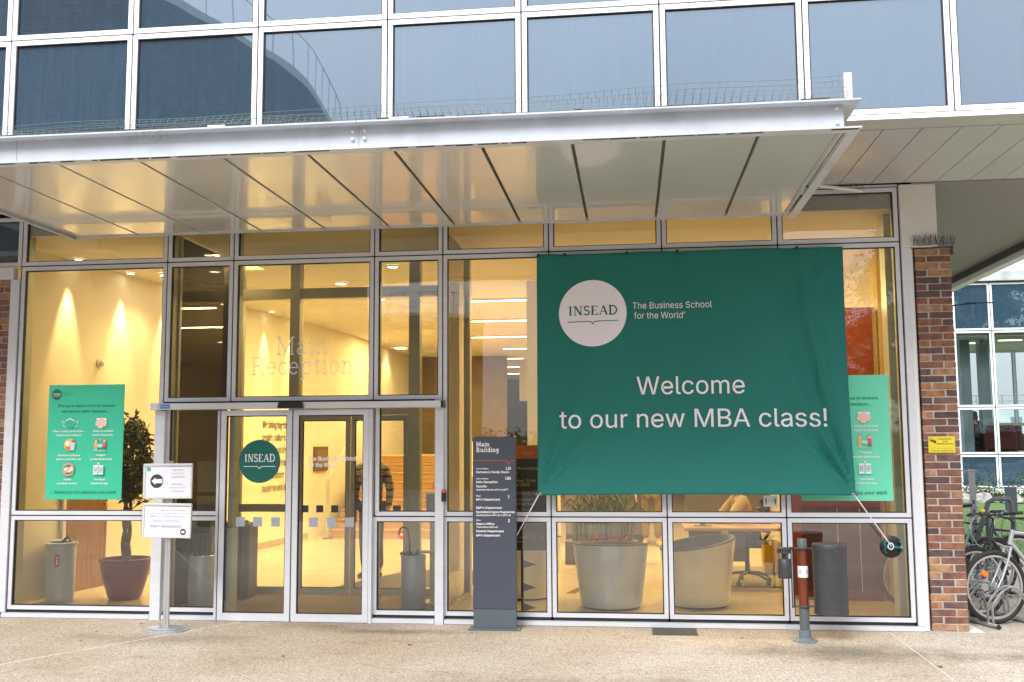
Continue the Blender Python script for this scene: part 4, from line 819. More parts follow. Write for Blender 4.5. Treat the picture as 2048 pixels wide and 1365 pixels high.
tub('cream tub chair with its back rim rising to the right, by the desk', .69, 1.28, R(-70), SHELL, .73, .60)
tub('cream tub chair half hidden behind the dark directory sign', -1.22, 1.72, R(200), SHELL, .72, .64)
# planter with grasses and red flowers
pl = thing('lobby_planter', 'low planter with tall grassy leaves and red flowers behind the silver chair', 'plant', (-.42, 4.9, .004))
b = MB(); b.box(-.55, .5, -.2, .2, 0, .32); b.build('box', mat('planter_dark', (.06, .05, .05), .6), pl); b = MB(); rr_ = random.Random(8)
for k in range(150):
    x = rr_.uniform(-.45, .4); a = rr_.uniform(0, 6.3); L = rr_.uniform(.35, .95)*(1-abs(x)*.7); dx, dy = math.cos(a)*L*.45, math.sin(a)*L*.3
    p = [(x, 0, .3), (x+dx*.3, dy*.3, .3+L*.75), (x+dx*.75, dy*.75, .3+L*.95), (x+dx*1.2, dy*1.2, .3+L*.72)]; w0 = .012
    for q in range(3): b.face([(p[q][0]-w0, p[q][1], p[q][2]), (p[q][0]+w0, p[q][1], p[q][2]), (p[q+1][0]+w0*(.8 if q < 2 else .1), p[q+1][1], p[q+1][2]), (p[q+1][0]-w0*(.8 if q < 2 else .1), p[q+1][1], p[q+1][2])], k % 2)
b.build('leaves', LF, pl); b = leafcloud(120, lambda r_: (r_.uniform(-.3, .42), r_.uniform(-.2, .1), r_.uniform(.3, .42)), .06, 12, 1); b.build('flowers', mat('red_petal', (.5, .02, .04), .5), pl)
so_ = thing('charcoal_counter', 'long charcoal grey counter with blue plinth behind the planter', 'counter', (0, 7.6, .004))
b = MB(); b.box(-1.15, .2, 0, .6, .16, 1.35); b.build('front', mat('charcoal_board', (.13, .12, .12), .6, var=.05), so_); b = MB(); b.box(-1.15, .2, .02, .6, 0, .16); b.build('plinth', mat('blue_plinth', (.03, .05, .12), .5), so_)
# reception desk with monitor
dk = thing('reception_desk', 'reception desk with grey modesty panel and pale leg behind the cream tub chair', 'desk', (.9, 2.15, .004))
b = MB(); b.box(-.3, 1.15, -.1, .55, .72, .75); b.build('top', WOODM, dk); b = MB(); b.box(-.25, .4, .02, .04, .36, .715); b.build('modesty_panel', mat('panel_grey', (.14, .13, .13), .6), dk)
b = MB(); b.box(.12, .20, -.06, 0, .2, .715); b.build('leg', WALLM, dk); b = MB(); b.box(.10, .18, .06, .14, .0, .70); b.build('leg', SHD, dk); b = MB(); b.box(.98, 1.06, .4, .46, .0, .715); b.build('leg', WALLM, dk)
mo = thing('computer_monitor', 'back of a grey beige computer monitor on the reception desk', 'monitor', (.83, 2.4, .754)); MG = mat('monitor_back', (.32, .29, .23), .5)
b = MB(); b.box(-.2, .2, -.02, .03, .1, .42); b.build('screen', MG, mo, bevel=.01); b = MB(); b.box(-.03, .03, .0, .03, .01, .2); b.box(-.1, .1, -.06, .1, 0, .012); b.build('stand', MG, mo)
oc = thing('office_chair', 'black mesh office chair on a five star castor base at the desk', 'chair', (1.40, 2.95, .004), R(10))
b = MB(); b.ball((0, -.05, .52), .25, .24, .05, 20, 8); b.build('seat', BLACK, oc, smooth=True)
b = MB(); b.tube([(0, 0, .12), (0, 0, .48)], .03, 10); b.build('gas_column', BLACK, oc)
b = MB(); b.tube([(.2, .0, .50), (.29, .0, .62), (.27, .02, .85), (.2, .03, 1.02)], .018, 8); b.tube([(.2, -.2, .9), (.27, 0, .93), (.2, .2, .9)], .018, 8); b.build('back_frame', BLACK, oc, smooth=True)
b = MB(); b.box(.225, .24, -.2, .2, .62, 1.05); b.build('backrest', mat('mesh_back', (.03, .03, .035), .8), oc, bevel=.007)
for k in range(5):
    a = k*1.2566+.3; b = MB(); b.tube([(0, 0, .14), (.16*math.cos(a), .16*math.sin(a), .13), (.30*math.cos(a), .30*math.sin(a), .075)], .022, 8, r2=.013); lg = b.build('leg', BLACK, oc, smooth=True)
    b = MB(); x, y = .31*math.cos(a), .31*math.sin(a); b.tube([(x-.022, y, .032), (x+.022, y, .032)], .03, 14); b.build('castor', BLACK, lg)
fm_ = thing('yellow_green_mat', 'olive floor mat under the office chair', 'mat', (1.75, 3.6, .005)); b = MB(); b.box(-.75, .7, -.95, 1.0, 0, .01); b.build('mat', mat('olive_mat', (.18, .16, .05), .9, var=.1, vscale=40), fm_)
yb = thing('waste_bin', 'square yellow waste bin on the olive mat', 'bin', (1.82, 3.9, .016)); b = MB(); b.prism([(-.11, -.11), (.11, -.11), (.11, .11), (-.11, .11)], 0, .42); b.build('body', mat('bin_yellow', (.42, .30, .03), .5), yb, bevel=.012); b = MB(); b.box(-.09, .09, -.09, .09, .4205, .424); b.build('opening', BLACK, yb)
# rust coloured partition and wall hangings at the right
rp = thing('rust_partition', 'tall rust red partition wall standing behind the right end pane', 'partition', (2.5, 1.75, .004))
b = MB(); b.box(-.80, .22, 0, .1, 0, 3.25); b.build('panel', RED, rp); b = MB(); b.box(.225, .26, -.01, .11, 0, 3.25); b.build('edge_strip', WOODM, rp)
b = MB(); b.box(-.62, .20, -.05, -.002, .12, 1.02); b.build('low_panel', MAROON, rp); b = MB(); b.box(-.012, -.004, -.056, -.051, .1, 1.0); b.box(-.252, -.244, -.056, -.051, .1, 1.0); b.build('hanging_strip', WALLM, rp)
yc = thing('cream_pier', 'cream plastered pier beside the rust partition', 'pier', (2.45, 1.3, .004)); b = MB(); b.box(.34, .44, .42, .6, 0, 3.99); b.build('body', mat('yellow_plaster', (.62, .45, .18), .7), yc); b = MB(); b.box(.08, .19, -1.0, -.8, 0, 3.99); b.build('teal_column', MULL, yc)
# totem inside with orange header
ti = thing('inner_directory', 'dark indoor directory panel with orange header and gold lettering', 'sign', (-1.0, .42, .004))
b = MB(); b.box(-.30, .18, -.012, .012, .66, 1.725); b.build('board', mat('directory_dark', (.055, .05, .045), .4), ti); ORG = mat('signal_orange', (.92, .17, .015), .45); GOLD = mat('gold_print', (.85, .64, .26), .5)
b = MB(); b.box(-.30, .18, -.018, -.0125, 1.588, 1.725); b.build('header', ORG, ti)
P_ = Print(lambda x, z, d: (x, -.0185-d, z)); P_.line([(-.33, 1.61), (-.21, 1.61), (-.21, 1.70), (-.33, 1.70), (-.33, 1.61)], .004, GOLD); P_.text('1', -.29, 1.628, .055, GOLD, bold=.02); P_.text('Room', -.10, 1.628, .03, GOLD, bold=.01)
P_.build('heading', ti)
for k, t in enumerate(('Career Development', 'Centre', 'Interview Suite', 'MBI1 to MBI8', 'Security/Lost & Found', 'Market Research', '& Learning Hub', 'Meeting Point', 'Amphitheatres')):
    P_.text(t, -.295, (1.475, 1.43, 1.35, 1.308, 1.225, 1.16, 1.118, 1.05, 1.01)[k], .03, GOLD, w=len(t)*.0215, bold=.008); P_.build('lettering', ti)
P_.text('Study Areas LG1-18', -.27, .78, .03, GOLD, w=.37); P_.text('Basement', -.2, .742, .02, GOLD, w=.11)
P_.build('lettering', ti)
for z in (1.14, 1.06, .85, .79): P_.circ(.16, z, .02, GOLD); P_.build('gold_dot', ti)
b = MB(); b.tube([(-.12, 0, .01), (-.12, 0, .66)], .014, 8); b.build('pole', BLACK, ti)
for z in (.09, .29, .52): b = MB(); b.prism([(-.12, z-.04), (.02, z), (-.12, z+.05)], -.008, .008, 'y'); b.build('arrow_fin', BLACK, ti)
b = MB(); b.box(-.22, .06, -.1, .1, 0, .012); b.build('foot', BLACK, ti)
fg = thing('floor_drain', 'slotted yellow floor grille near the silver tub chair', 'grille', (-.72, 2.0, .0045)); b = MB()
for k in range(9): b.box(-.06+.012*k, .05+.012*k, k*.05, k*.05+.022, 0, .004)
b.build('slot', mat('olive_slot', (.16, .12, .03), .6), fg)
ex = thing('exit_sign_panel', 'small green notice panel on the wall at the right of the stairs', 'notice', (-3.3, 8.7, 1.45)); b = MB(); b.box(-.02, .32, 0, .02, -.28, .28); b.build('panel', mat('notice_green', (.06, .25, .08), .5), ex); b = MB(); b.box(-.06, .36, .021, .04, -.34, .32); b.build('frame', WALLM, ex)
pb = thing('pin_board_post', 'slim white post holding the green notice', 'post', (-3.13, 8.76, 0.005)); b = MB(); b.box(-.03, .03, 0, .05, 0, 1.8); b.build('body', MULL, pb)
# ------------------------------------------------------------------ banner
BX0, BX1, BZ0, BZ1 = -.90, 2.055, 1.250, 3.617
def ban(x, z):
    u = (x-BX0)/(BX1-BX0); v = (z-BZ0)/(BZ1-BZ0); y = -.075-.11*(1-v)**1.0
    y -= .012*math.sin(u*9+v*2)*(.3+.7*v)*v*2*.5
    def fan(cx, cz, ks, amp, reach, ph, a0, a1):
        dx, dz = abs(u-cx)*1.25, v-cz; r = math.hypot(dx, dz); th = math.atan2(dz, dx)
        if not (a0 < th < a1): wnd = 0
        else: wnd = math.sin((th-a0)/(a1-a0)*math.pi)
        s = math.sin(th*ks+ph+.5*math.sin(r*5)); s = (abs(s)**1.6)*(1 if s > 0 else -1)
        return amp*s*wnd*min(1, r*5)*math.exp(-r/reach)
    y += fan(1, 0, 20, .055, .45, .6, .70, 1.62)+fan(0, 0, 19, .042, .28, 1.0, .55, 1.62)
    y += fan(1, 1, 9, .012, .5, .2, -1.5, -.2)
    q = u-(.86+.14*(1-v)**1.5); y -= .030*math.exp(-(q/.020)**2)*(.25+v)*(1-v*.4)-.022*math.exp(-((q+.045)/.03)**2)
    q = u-(.93+.06*(1-v)**1.3); y -= .018*math.exp(-(q/.014)**2)*(.3+v)
    y += .010*math.sin(u*13+1.4*math.sin(v*3))*math.sin(v*2.2)**2
    # small drops between the top fixings
    for fx in (.09, .47, .85): y += .012*math.exp(-((u-fx)/.02)**2)*v**3+.010*math.exp(-((u-fx-.012*(1-v)*3)/.035)**2)*v
    y += .004*math.sin(u*31+3*v)*v*(1-v)*2
    return y
def bedge(x, z):
    u = (x-BX0)/(BX1-BX0); v = (z-BZ0)/(BZ1-BZ0)
    return x-(.012*math.sin(math.pi*v)*(1 if u > .9 else 0)), z+.012*math.sin(math.pi*u)*(1-v)*1.0-.004*(math.sin(math.pi*u*2.7)**2)*v
bn_ = thing('welcome_banner', 'large green fabric banner welcoming a new class, hung across the glass', 'banner', (0, 0, 0))
b = MB(); NX, NZ = 150, 120; bv = []
for j in range(NZ+1):
    for i in range(NX+1):
        x = BX0+(BX1-BX0)*i/NX; z = BZ0+(BZ1-BZ0)*j/NZ; X_, Z_ = bedge(x, z); b.v.append((X_, ban(x, z), Z_))
for j in range(NZ):
    for i in range(NX): k = j*(NX+1)+i; b.f.append((k, k+1, k+NX+2, k+NX+1)); b.m.append(0)
BANM = mat('banner_cloth', (.007, .17, .148), .72, 0, var=.03, vscale=3, bump=.0002, bscale=600)
cl = b.build('cloth', BANM, bn_, smooth=True); md = cl.modifiers.new('thickness', 'SOLIDIFY'); md.thickness = .0015; md.offset = 1
def subdivided_disc(Pr, cx, cz, r, m, seg=40, rings=8):
    d = Pr.lay(.0008); i = Pr.mi(m)
    for k in range(rings):
        for q in range(seg):
            a, c = 2*math.pi*q/seg, 2*math.pi*(q+1)/seg; r0, r1 = r*k/rings, r*(k+1)/rings
            pts = [(r0, a), (r1, a), (r1, c), (r0, c)] if k else [(r1, a), (r1, c), (0, 0)]
            Pr.mb.face([Pr.P(cx+rr*math.cos(t), cz+rr*math.sin(t), d) for rr, t in pts], i)
PB = lambda x, z, d: (x, ban(x, z)-.0022-d, z+.012*math.sin(math.pi*(x-BX0)/(BX1-BX0))*(1-(z-BZ0)/(BZ1-BZ0)))
P_ = Print(PB); subdivided_disc(P_, -.352, 3.014, .332, WHITEB); P_.build('logo_disc', bn_)
P_ = Print(PB); P_.d = .0022; DKG = mat('logo_ink', (.015, .13, .105), .7)
P_.slab('INSEAD', -.352, 2.995, .092, DKG, w=.49, align='c', wt=.07, thick=.16); P_.line([(-.60, 2.928), (-.385, 2.932), (-.365, 2.926), (-.352, 2.905), (-.339, 2.926), (-.319, 2.932), (-.105, 2.936)], .0075, DKG)
P_.text('The Business School', .038, 3.047, .063, WHITEB, w=.762); P_.text('for the World', .05, 2.948, .063, WHITEB, w=.47); P_.text('®', .525, 2.985, .026, WHITEB)
P_.text('Welcome', .062, 2.205, .172, WHITEB, w=1.02, bold=.002); P_.text('to our new MBA class!', -.686, 1.888, .172, WHITEB, w=2.52, bold=.002)
P_.build('lettering', bn_)
for (x, z) in ((-.62, BZ1), (.48, BZ1+.006), (1.62, BZ1+.004), (-.01, BZ1), (BX0+.02, BZ1)):
    b = MB(); b.tube([(x, -.02, z+.012), (x, -.10, z-.01)], .007, 6); b.box(x-.012, x+.012, -.10, -.085, z-.03, z+.004); b.build('fixing_clip', BLACK, bn_)
for (x0, z0, ex_, ez, ey) in ((BX0+.01, BZ0+.006, -1.12, .86, -.06), (BX1-.01, BZ0+.004, 2.385, .78, -.06)):
    y0 = ban(x0, z0); b = MB(); dx, dz = ex_-x0, ez-z0; b.tube([(x0-.02*(1 if dx > 0 else -1), y0-.006, z0+.02), (x0, y0-.008, z0), (x0+dx*.5, (y0+ey)/2, z0+dz*.5), (ex_, ey, ez)], .0055, 6)
    b.build('tie_rope', WHITE, bn_, smooth=True)
    b = MB(); b.box(x0-.03, x0+.03, y0-.012, y0-.003, z0-.008, z0+.016); b.build('eyelet', CHROME, bn_, bevel=.003)
sc2 = thing('suction_cup', 'round black suction lifter with teal handle stuck to the lower right pane', 'suction cup', (2.402, .025, .765))
b = MB(); b.lathe([(.104, 0), (.102, .012), (.085, .022), (.06, .028), (0, .03)], seg=40, capb=True); b.v = [(x, -z, y) for x, y, z in b.v]; b.build('rubber_pad', mat('rubber', (.008, .009, .012), .45), sc2, smooth=True)
TEAL = mat('teal_paint', (.0, .12, .12), .35)
b = MB(); b.tube([(-.06, -.06, 0), (.075, -.06, 0)], .013, 12); b.build('handle', TEAL, sc2, smooth=True)
for s in (-1, 1):
    b = MB(); b.tube([(s*.065+.01, -.03, .055), (s*.08+.01, -.045, .03), (s*.07+.01, -.06, 0), (s*.08+.01, -.045, -.03), (s*.065+.01, -.03, -.055)], .011, 8); b.build('bracket', TEAL, sc2, smooth=True)
    for zz in (-.05, .05): b = MB(); b.ball((s*.062+.01, -.045, zz), .007, .007, .007, 8, 6); b.build('screw', CHROME, sc2)
b = MB(); b.tube([(-.02+.025*math.cos(a), -.078, .012+.03*math.sin(a)) for a in [k*.6 for k in range(18)]], .005, 6); b.build('rope_knot', WHITE, sc2, smooth=True)
b = MB(); b.tube([(.075, -.06, 0), (.085, -.06, 0)], .011, 10); b.build('end_plug', mat('brass'), sc2)

# ------------------------------------------------------------------ safety posters on the glass
def poster(lab, x0, z0, col):
    W, H = .842, 1.19; t = thing('safety_poster', lab, 'poster', (x0, .0, z0)); yy = .0245
    b = MB(); b.box(0, W, yy-.003, yy-.0015, 0, H); b.build('sheet', col, t)
    P_ = Print(lambda x, z, d: (x*W, yy-.0032-d, z*H)); DK = mat('poster_ink', (.01, .22, .13), .6); WH = WHITE
    P_.circ(.105, .915, .068, mat('poster_logo', (.012, .14, .085), .6), rz=.048); P_.slab('INSEAD', .105, .912, .016, WH, w=.10, align='c', wt=.14); P_.line([(.055, .903), (.155, .903)], .0025, WH)
    P_.text('The Business School', .19, .922, .008, DK, w=.15); P_.text('for the World', .19, .905, .008, DK, w=.09)
    P_.text("It's up to each of us to ensure", .5, .805, .022, DK, w=.75, align='c', bold=.014); P_.text('we have a safe campus...', .49, .757, .022, DK, w=.62, align='c', bold=.014)
    P_.build('heading', t)
    def cap(cx, z, a, c): P_.text(a, cx, z, .015, WH, w=.0155*len(a)+.02, align='c', bold=.02); P_.text(c, cx, z-.034, .015, WH, w=.0155*len(c)+.02, align='c', bold=.02)
    cap(.285, .585, 'Wear a mask at all times -', 'indoors and outdoors'); cap(.735, .585, 'Wash or sanitise', 'hands frequently'); cap(.3, .375, 'Disinfect surfaces', 'before and after use'); cap(.72, .375, 'Respect', 'social distancing'); cap(.29, .165, 'Avoid', 'physical contact'); cap(.715, .165, 'Download', 'StopCovid App')
    P_.build('captions', t); P_.text('... thank you for playing your part!', .5, .055, .022, DK, w=.86, align='c', bold=.014); P_.build('footer', t)
    MK = mat('mask_teal', (.03, .42, .30), .6); SK = mat('skin_pink', (.78, .52, .44), .6); BL = mat('icon_blue', (.35, .68, .8), .6); RD = mat('icon_red', (.7, .10, .08), .6); OR = mat('icon_orange', (.8, .42, .06), .6); PU = mat('icon_purple', (.15, .08, .35), .6)
    P_.line([(.235, .66), (.20, .685), (.215, .635), (.25, .63)], .004, WH); P_.line([(.37, .66), (.405, .685), (.39, .635), (.355, .63)], .004, WH)
    P_.poly([(.235, .68), (.30, .705), (.37, .68), (.365, .64), (.335, .622), (.27, .622), (.24, .64)], MK); P_.line([(.245, .683), (.30, .704), (.36, .683)], .008, WH)
    P_.build('mask_icon', t); P_.rect(.65, .78, .685, .705, WH); P_.poly([(.635, .66), (.66, .69), (.70, .70), (.72, .715), (.74, .705), (.735, .69), (.785, .68), (.79, .66), (.775, .635), (.74, .63), (.73, .615), (.68, .617), (.67, .635), (.64, .64)], SK)
    P_.build('hands_icon', t); P_.circ(.31, .475, .075, OR, rz=.053); P_.poly([(.25, .455), (.31, .455), (.31, .424), (.275, .432)], RD); P_.circ(.28, .487, .033, WH, rz=.02); P_.rect(.325, .372, .425, .495, BL); P_.rect(.335, .375, .498, .512, PU)
    P_.build('spray_icon', t)
    for cx, a, c in ((.655, OR, SK), (.765, RD, PU)): P_.circ(cx, .505, .014, SK, rz=.011); P_.rect(cx-.022, cx+.022, .455, .493, a); P_.rect(cx-.016, cx-.004, .425, .4545, c); P_.rect(cx+.004, cx+.016, .425, .4545, c)
    P_.rect(.68, .74, .45, .478, BL); P_.line([(.64, .522), (.68, .522)], .006, RD); P_.line([(.74, .522), (.78, .522)], .006, RD); P_.line([(.695, .52), (.707, .512), (.727, .53)], .006, mat('icon_green', (.4, .7, .1), .6)); P_.line([(.63, .42), (.80, .42)], .005, mat('icon_green'))
    P_.build('distance_icon', t); P_.poly([(.25, .262), (.275, .28), (.31, .275), (.36, .285), (.37, .255), (.33, .232), (.28, .236), (.255, .245)], mat('hands_cream', (.8, .68, .48), .6))
    P_.line([(.305+.07*math.cos(a*.2618), .26+.05*math.sin(a*.2618)) for a in range(25)], .013, mat('no_ring', (.75, .25, .25), .6)); P_.line([(.258, .224), (.352, .296)], .013, mat('no_ring'))
    P_.build('no_contact_icon', t)
    for cx in (.665, .735): P_.rect(cx-.03, cx+.03, .215, .295, WH); P_.rect(cx-.026, cx+.026, .228, .285, BL); P_.circ(cx, .262, .016, RD, rz=.0125); P_.poly([(cx-.012, .255), (cx+.012, .255), (cx, .24)], RD); P_.circ(cx, .262, .008, WH, rz=.006)
    P_.rect(.69, .712, .30, .318, mat('hands_cream')); P_.build('phone_icon', t)
poster('green safety poster stuck on the left lobby pane above the tree pot', -6.08, 1.197, mat('poster_green', (.045, .50, .31), .45))
poster('paler green safety poster half hidden behind the right edge of the banner', 1.602, 1.19, mat('poster_mint', (.14, .66, .45), .45))
dc = thing('distance_card', 'white card with two figures and a red arrow on the glass below the banner', 'notice', (1.312, 0, 1.187)); b = MB(); b.box(-.068, .068, .019, .0225, -.052, .052); b.build('card', WHITE, dc)
def dist_print(P_, s=1.):
    for x in (-.043, .043): P_.circ(x*s, .024*s, .0055*s, INK); P_.rect((x-.006)*s, (x+.006)*s, -.006*s, .017*s, INK); P_.rect((x-.004)*s, (x+.004)*s, -.03*s, -.006*s, INK)
    r = mat('arrow_red', (.7, .05, .06), .6); P_.line([(-.026*s, 0), (.026*s, 0)], .0025*s, r); P_.poly([(-.03*s, 0), (-.022*s, .005*s), (-.022*s, -.005*s)], r); P_.poly([(.03*s, 0), (.022*s, .005*s), (.022*s, -.005*s)], r); P_.text('1m', -.006*s, .006*s, .006*s, r)
P_ = Print(lambda x, z, d: (x, .0188-d, z)); dist_print(P_); P_.build('print', dc)

# ------------------------------------------------------------------ dark directory totem
tt = thing('directory_totem', 'tall slate grey outdoor directory sign with white lettering and orange line', 'sign', (-1.31, -.24, 0))
SLATE = mat('slate_enamel', (.060, .070, .098), .38, 0, var=.05, vscale=3)
b = MB(); b.box(-.208, .208, -.035, .035, .19, 1.815); b.build('panel', SLATE, tt, bevel=.004); b = MB(); b.box(-.204, .204, -.030, .030, .012, .189); b.build('lower_panel', mat('slate_dull', (.085, .11, .13), .5), tt)
b = MB(); b.box(-.25, .25, -.09, .09, 0, .011); b.build('base_plate', mat('slate_dull'), tt, bevel=.004)
for s in (-1, 1): b = MB(); b.tube([(s*.2, -.036, 1.81), (s*.2, -.036, 1.825)], .006, 8); b.build('cap_screw', STEEL, tt)
for bx, by in ((-.235, -.07), (.235, -.07), (-.235, .07), (.235, .07)): b = MB(); b.tube([(bx, by, .011), (bx, by, .02)], .008, 6); b.build('anchor_bolt', STEEL, tt)
P_ = Print(lambda x, z, d: (x-.208, -.0355-d, z)); TL = mat('totem_print', (.80, .80, .84), .6); OL = mat('totem_orange', (.62, .09, .035), .5)
P_.slab('Main', .034, 1.722, .045, TL, w=.13, wt=.17); P_.build('heading', tt); P_.slab('Building', .034, 1.668, .045, TL, w=.222, wt=.17)
P_.build('heading', tt); P_.line([(.002, 1.588), (.30, 1.588), (.335, 1.58), (.352, 1.55), (.369, 1.58), (.40, 1.588), (.414, 1.588)], .0055, OL); P_.build('orange_line', tt)
def L(t, z, h, w, sh=0, b_=.03): P_.text(t, .034, z, h, TL, w=w, bold=b_, shear=sh); P_.build('lettering', tt)
L('Lower Gallery', 1.505, .011, .12); L('Partners & Family Room', 1.468, .019, .318); L('Upper Gallery', 1.41, .011, .12); L('Main Reception', 1.374, .019, .208); L('Security', 1.333, .019, .105)
L('Interview Rooms MB1 to MB8', 1.303, .014, .31, .3); L('Floor', 1.245, .012, .045); L('MBA Department', 1.208, .019, .232); L('EMBA Department', 1.13, .019, .248); L('Specialised Degree Programmes', 1.09, .019, .372)
L('Meeting Room MB1.20 & MB1.21', 1.062, .014, .335, .3); L('Floor', 1.016, .012, .045); L("Dean's Office", .978, .019, .178); L('Board Room MB2.40', .95, .014, .21, .3); L('Control Department', .91, .019, .268); L('MBA Department', .87, .019, .232)
for t, z in (('LG', 1.50), ('UG', 1.405)): P_.text(t, .384, z, .026, TL, align='r', bold=.03); P_.build('lettering', tt)
for t, z in (('1', 1.232), ('2', 1.005)): P_.text(t, .36, z, .026, TL, align='r', bold=.03); P_.build('lettering', tt)

# ------------------------------------------------------------------ twin frame sign stand
ss = thing('sign_stand', 'silver floor stand carrying two white landscape notice frames', 'sign stand', (-4.44, -.55, 0))
SIL = mat('satin_silver', (.60, .62, .66), .28, .7)
b = MB(); b.prism([(.22*math.copysign(abs(math.cos(a))**.75, math.cos(a)), .165*math.copysign(abs(math.sin(a))**.75, math.sin(a))) for a in [k*math.pi/18 for k in range(36)]], 0, .012); b.prism([(.17*math.cos(a), .12*math.sin(a)) for a in [k*math.pi/18 for k in range(36)]], .0125, .026); b.build('base', SIL, ss, smooth=False, bevel=.003)
b = MB(); b.box(-.026, -.002, -.01, .015, .02, 1.60); b.box(.002, .026, -.01, .015, .02, 1.60); b.box(-.003, .003, -.005, .01, .02, 1.60); b.build('pole', SIL, ss)
for k, (zc, hh, ang) in enumerate(((1.408, .168, -.006), (1.032, .165, .012))):
    fr = MB(); W_ = .247; fw = .022
    for (a0, a1, c0, c1) in ((-W_, W_, hh-fw, hh), (-W_, W_, -hh, -hh+fw), (-W_, -W_+fw, -hh+fw, hh-fw), (W_-fw, W_, -hh+fw, hh-fw)): fr.box(a0, a1, -.016, .006, c0, c1)
    fo = fr.build('notice_frame', mat('white_alu', (.74, .76, .76), .3, .2), ss, loc=(-.004, -.03, zc), bevel=.004); fo.rotation_euler = (0, ang, 0)
    b = MB(); b.box(-W_+fw, W_-fw, -.006, .003, -hh+fw, hh-fw); b.build('sheet', mat('paper', (.78, .78, .86), .6), fo)
    P_ = Print(lambda x, z, d: (x, -.0065-d, z)); GI = mat('faint_violet', (.42, .40, .62), .6); DI = mat('mid_violet', (.20, .19, .30), .6); AR = mat('arrow_disc', (.035, .04, .05), .6)
    if k == 0:
        P_.circ(-.195, .115, .022, mat('pale_teal', (.06, .42, .36), .6)); P_.build('logo', fo); P_.circ(-.112, 0, .066, AR); P_.poly([(-.166, 0), (-.125, .036), (-.125, .020), (-.055, .020), (-.055, -.020), (-.125, -.020), (-.125, -.036)], WHITE); P_.build('arrow', fo)
        for q, (t, c) in enumerate((('WELCOME', DI), ('PLEASE USE', GI), ('THE INTERCOM', DI))): P_.text(t, .10, .100-q*.034, .012, c, w=.105+.015*q, align='c')
        for q, (t, c) in enumerate((('BIENVENUE', DI), ("MERCI D'UTILISER", GI), ("L'INTERPHONE", DI))): P_.text(t, .10, -.036-q*.034, .012, c, w=(.11, .17, .14)[q], align='c')
    else:
        P_.text('MBA 21J LAUNCH WEEK', .06, .092, .012, DI, w=.25, align='c'); P_.line([(-.22, .066), (.12, .07), (.135, .062), (.15, .07), (.22, .071)], .0035, mat('pale_blue_line', (.3, .42, .62), .6))
        P_.text('MBA 21J & MBA Partners', 0, .03, .02, GI, w=.34, align='c'); P_.text('Badge Collection', -.005, -.012, .022, GI, w=.27, align='c'); P_.text('Main Reception', -.005, -.066, .027, mat('blue_violet', (.25, .24, .5), .6), w=.31, align='c')
        P_.build('lettering', fo); P_.circ(.168, -.105, .030, AR); P_.poly([(.190, -.105), (.168, -.088), (.168, -.097), (.150, -.097), (.150, -.113), (.168, -.113), (.168, -.122)], WHITE)
    P_.build('print', fo)

# ------------------------------------------------------------------ ashtray and litter bin post
ap = thing('smokers_post', 'grey and red brown post carrying an ash urn and a charcoal litter bin', 'litter bin', (1.495, -.56, 0))
POSTM = mat('post_grey', (.095, .108, .118), .45, 0, var=.06, vscale=8); MAH = mat('mahogany_sleeve', (.14, .030, .015), .4, 0, var=.2, vscale=5, stretch=(6, 6, 1))
b = MB(); b.lathe([(.108, 0), (.108, .008), (.06, .022), (.052, .03), (.052, .09), (.045, .095)], seg=32, capt=True); b.build('base_flange', mat('flange', (.13, .16, .18), .5), ap, smooth=True)
for q in range(4): b = MB(); a = .785+q*1.571; b.tube([(.085*math.cos(a), .085*math.sin(a), .012), (.085*math.cos(a), .085*math.sin(a), .024)], .008, 6); b.build('anchor_bolt', STEEL, ap)
b = MB(); b.lathe([(.043, .09), (.043, .312)], seg=28, capt=True); b.build('post', POSTM, ap, smooth=True); b = MB(); b.lathe([(.043, .80), (.043, .885), (.038, .892)], seg=28, capt=True); b.build('post', POSTM, ap, smooth=True)
b = MB(); b.lathe([(.0415, .313), (.0415, .799)], seg=28); b.build('sleeve', MAH, ap, smooth=True)
b = MB(); b.lathe([(.045, .555), (.045, .655)], seg=28, capb=False); b.build('notice_band', WHITE, ap, smooth=True)
P_ = Print(lambda x, z, d: (.0458*math.sin(x/.0458), -.0458*math.cos(x/.0458)-d, .605+z)); dist_print(P_, .75); P_.build('notice_print', ap)
lb = MB(); sg = 40; lb.lathe([(.142, .232), (.146, .236), (.146, .80), (.150, .803), (.150, .84), (.147, .845)], (.24, .03, 0), 44, capt=True); lb_ = lb.build('litter_bin', DKGREY, ap, smooth=True)
b = MB(); b.lathe([(.1505, .798), (.1505, .802)], (.24, .03, 0), 44, capb=False); b.lathe([(.1475, .262), (.1475, .266)], (.24, .03, 0), 44, capb=False); b.build('seam', SLOT, lb_)
for z in (.792, .27):
    for dx in (-.012, .012): b = MB(); b.ball((.24+dx+.03, .03-.147, z), .005, .004, .005, 8, 6); b.build('rivet', CHROME, lb_)
b = MB()
for z in (.805, .30): b.box(-.06, .12, -.012, .012, z-.005, z+.005); b.tube([(-.05, 0, z), (-.095, 0, z)], .006, 6); b.tube([(.052*math.cos(a), .052*math.sin(a), z) for a in [k*math.pi/8 for k in range(16)]], .007, 6, closed=True)
b.tube([(-.098, 0, .285), (-.098, 0, .82)], .006, 6); b.tube([(-.085, 0, .285), (-.085, 0, .82)], .004, 6); b.build('bracket', DKGREY, ap)
b = MB(); b.lathe([(.058, .545), (.060, .55), (.060, .70), (.052, .712), (.022, .715), (.022, .765)], (-.155, 0, 0), 28); b.lathe([(.062, .765), (.062, .785), (.058, .79)], (-.155, 0, 0), 28, capt=True); b.lathe([(.066, .793), (.066, .808), (.06, .812)], (-.155, 0, 0), 28, capt=True); ur = b.build('ash_urn', DKGREY, ap, smooth=True)
b = MB()
for z in (.56, .775): b.tube([(-.155, -.0, z), (-.098, 0, z+.01)], .005, 6)
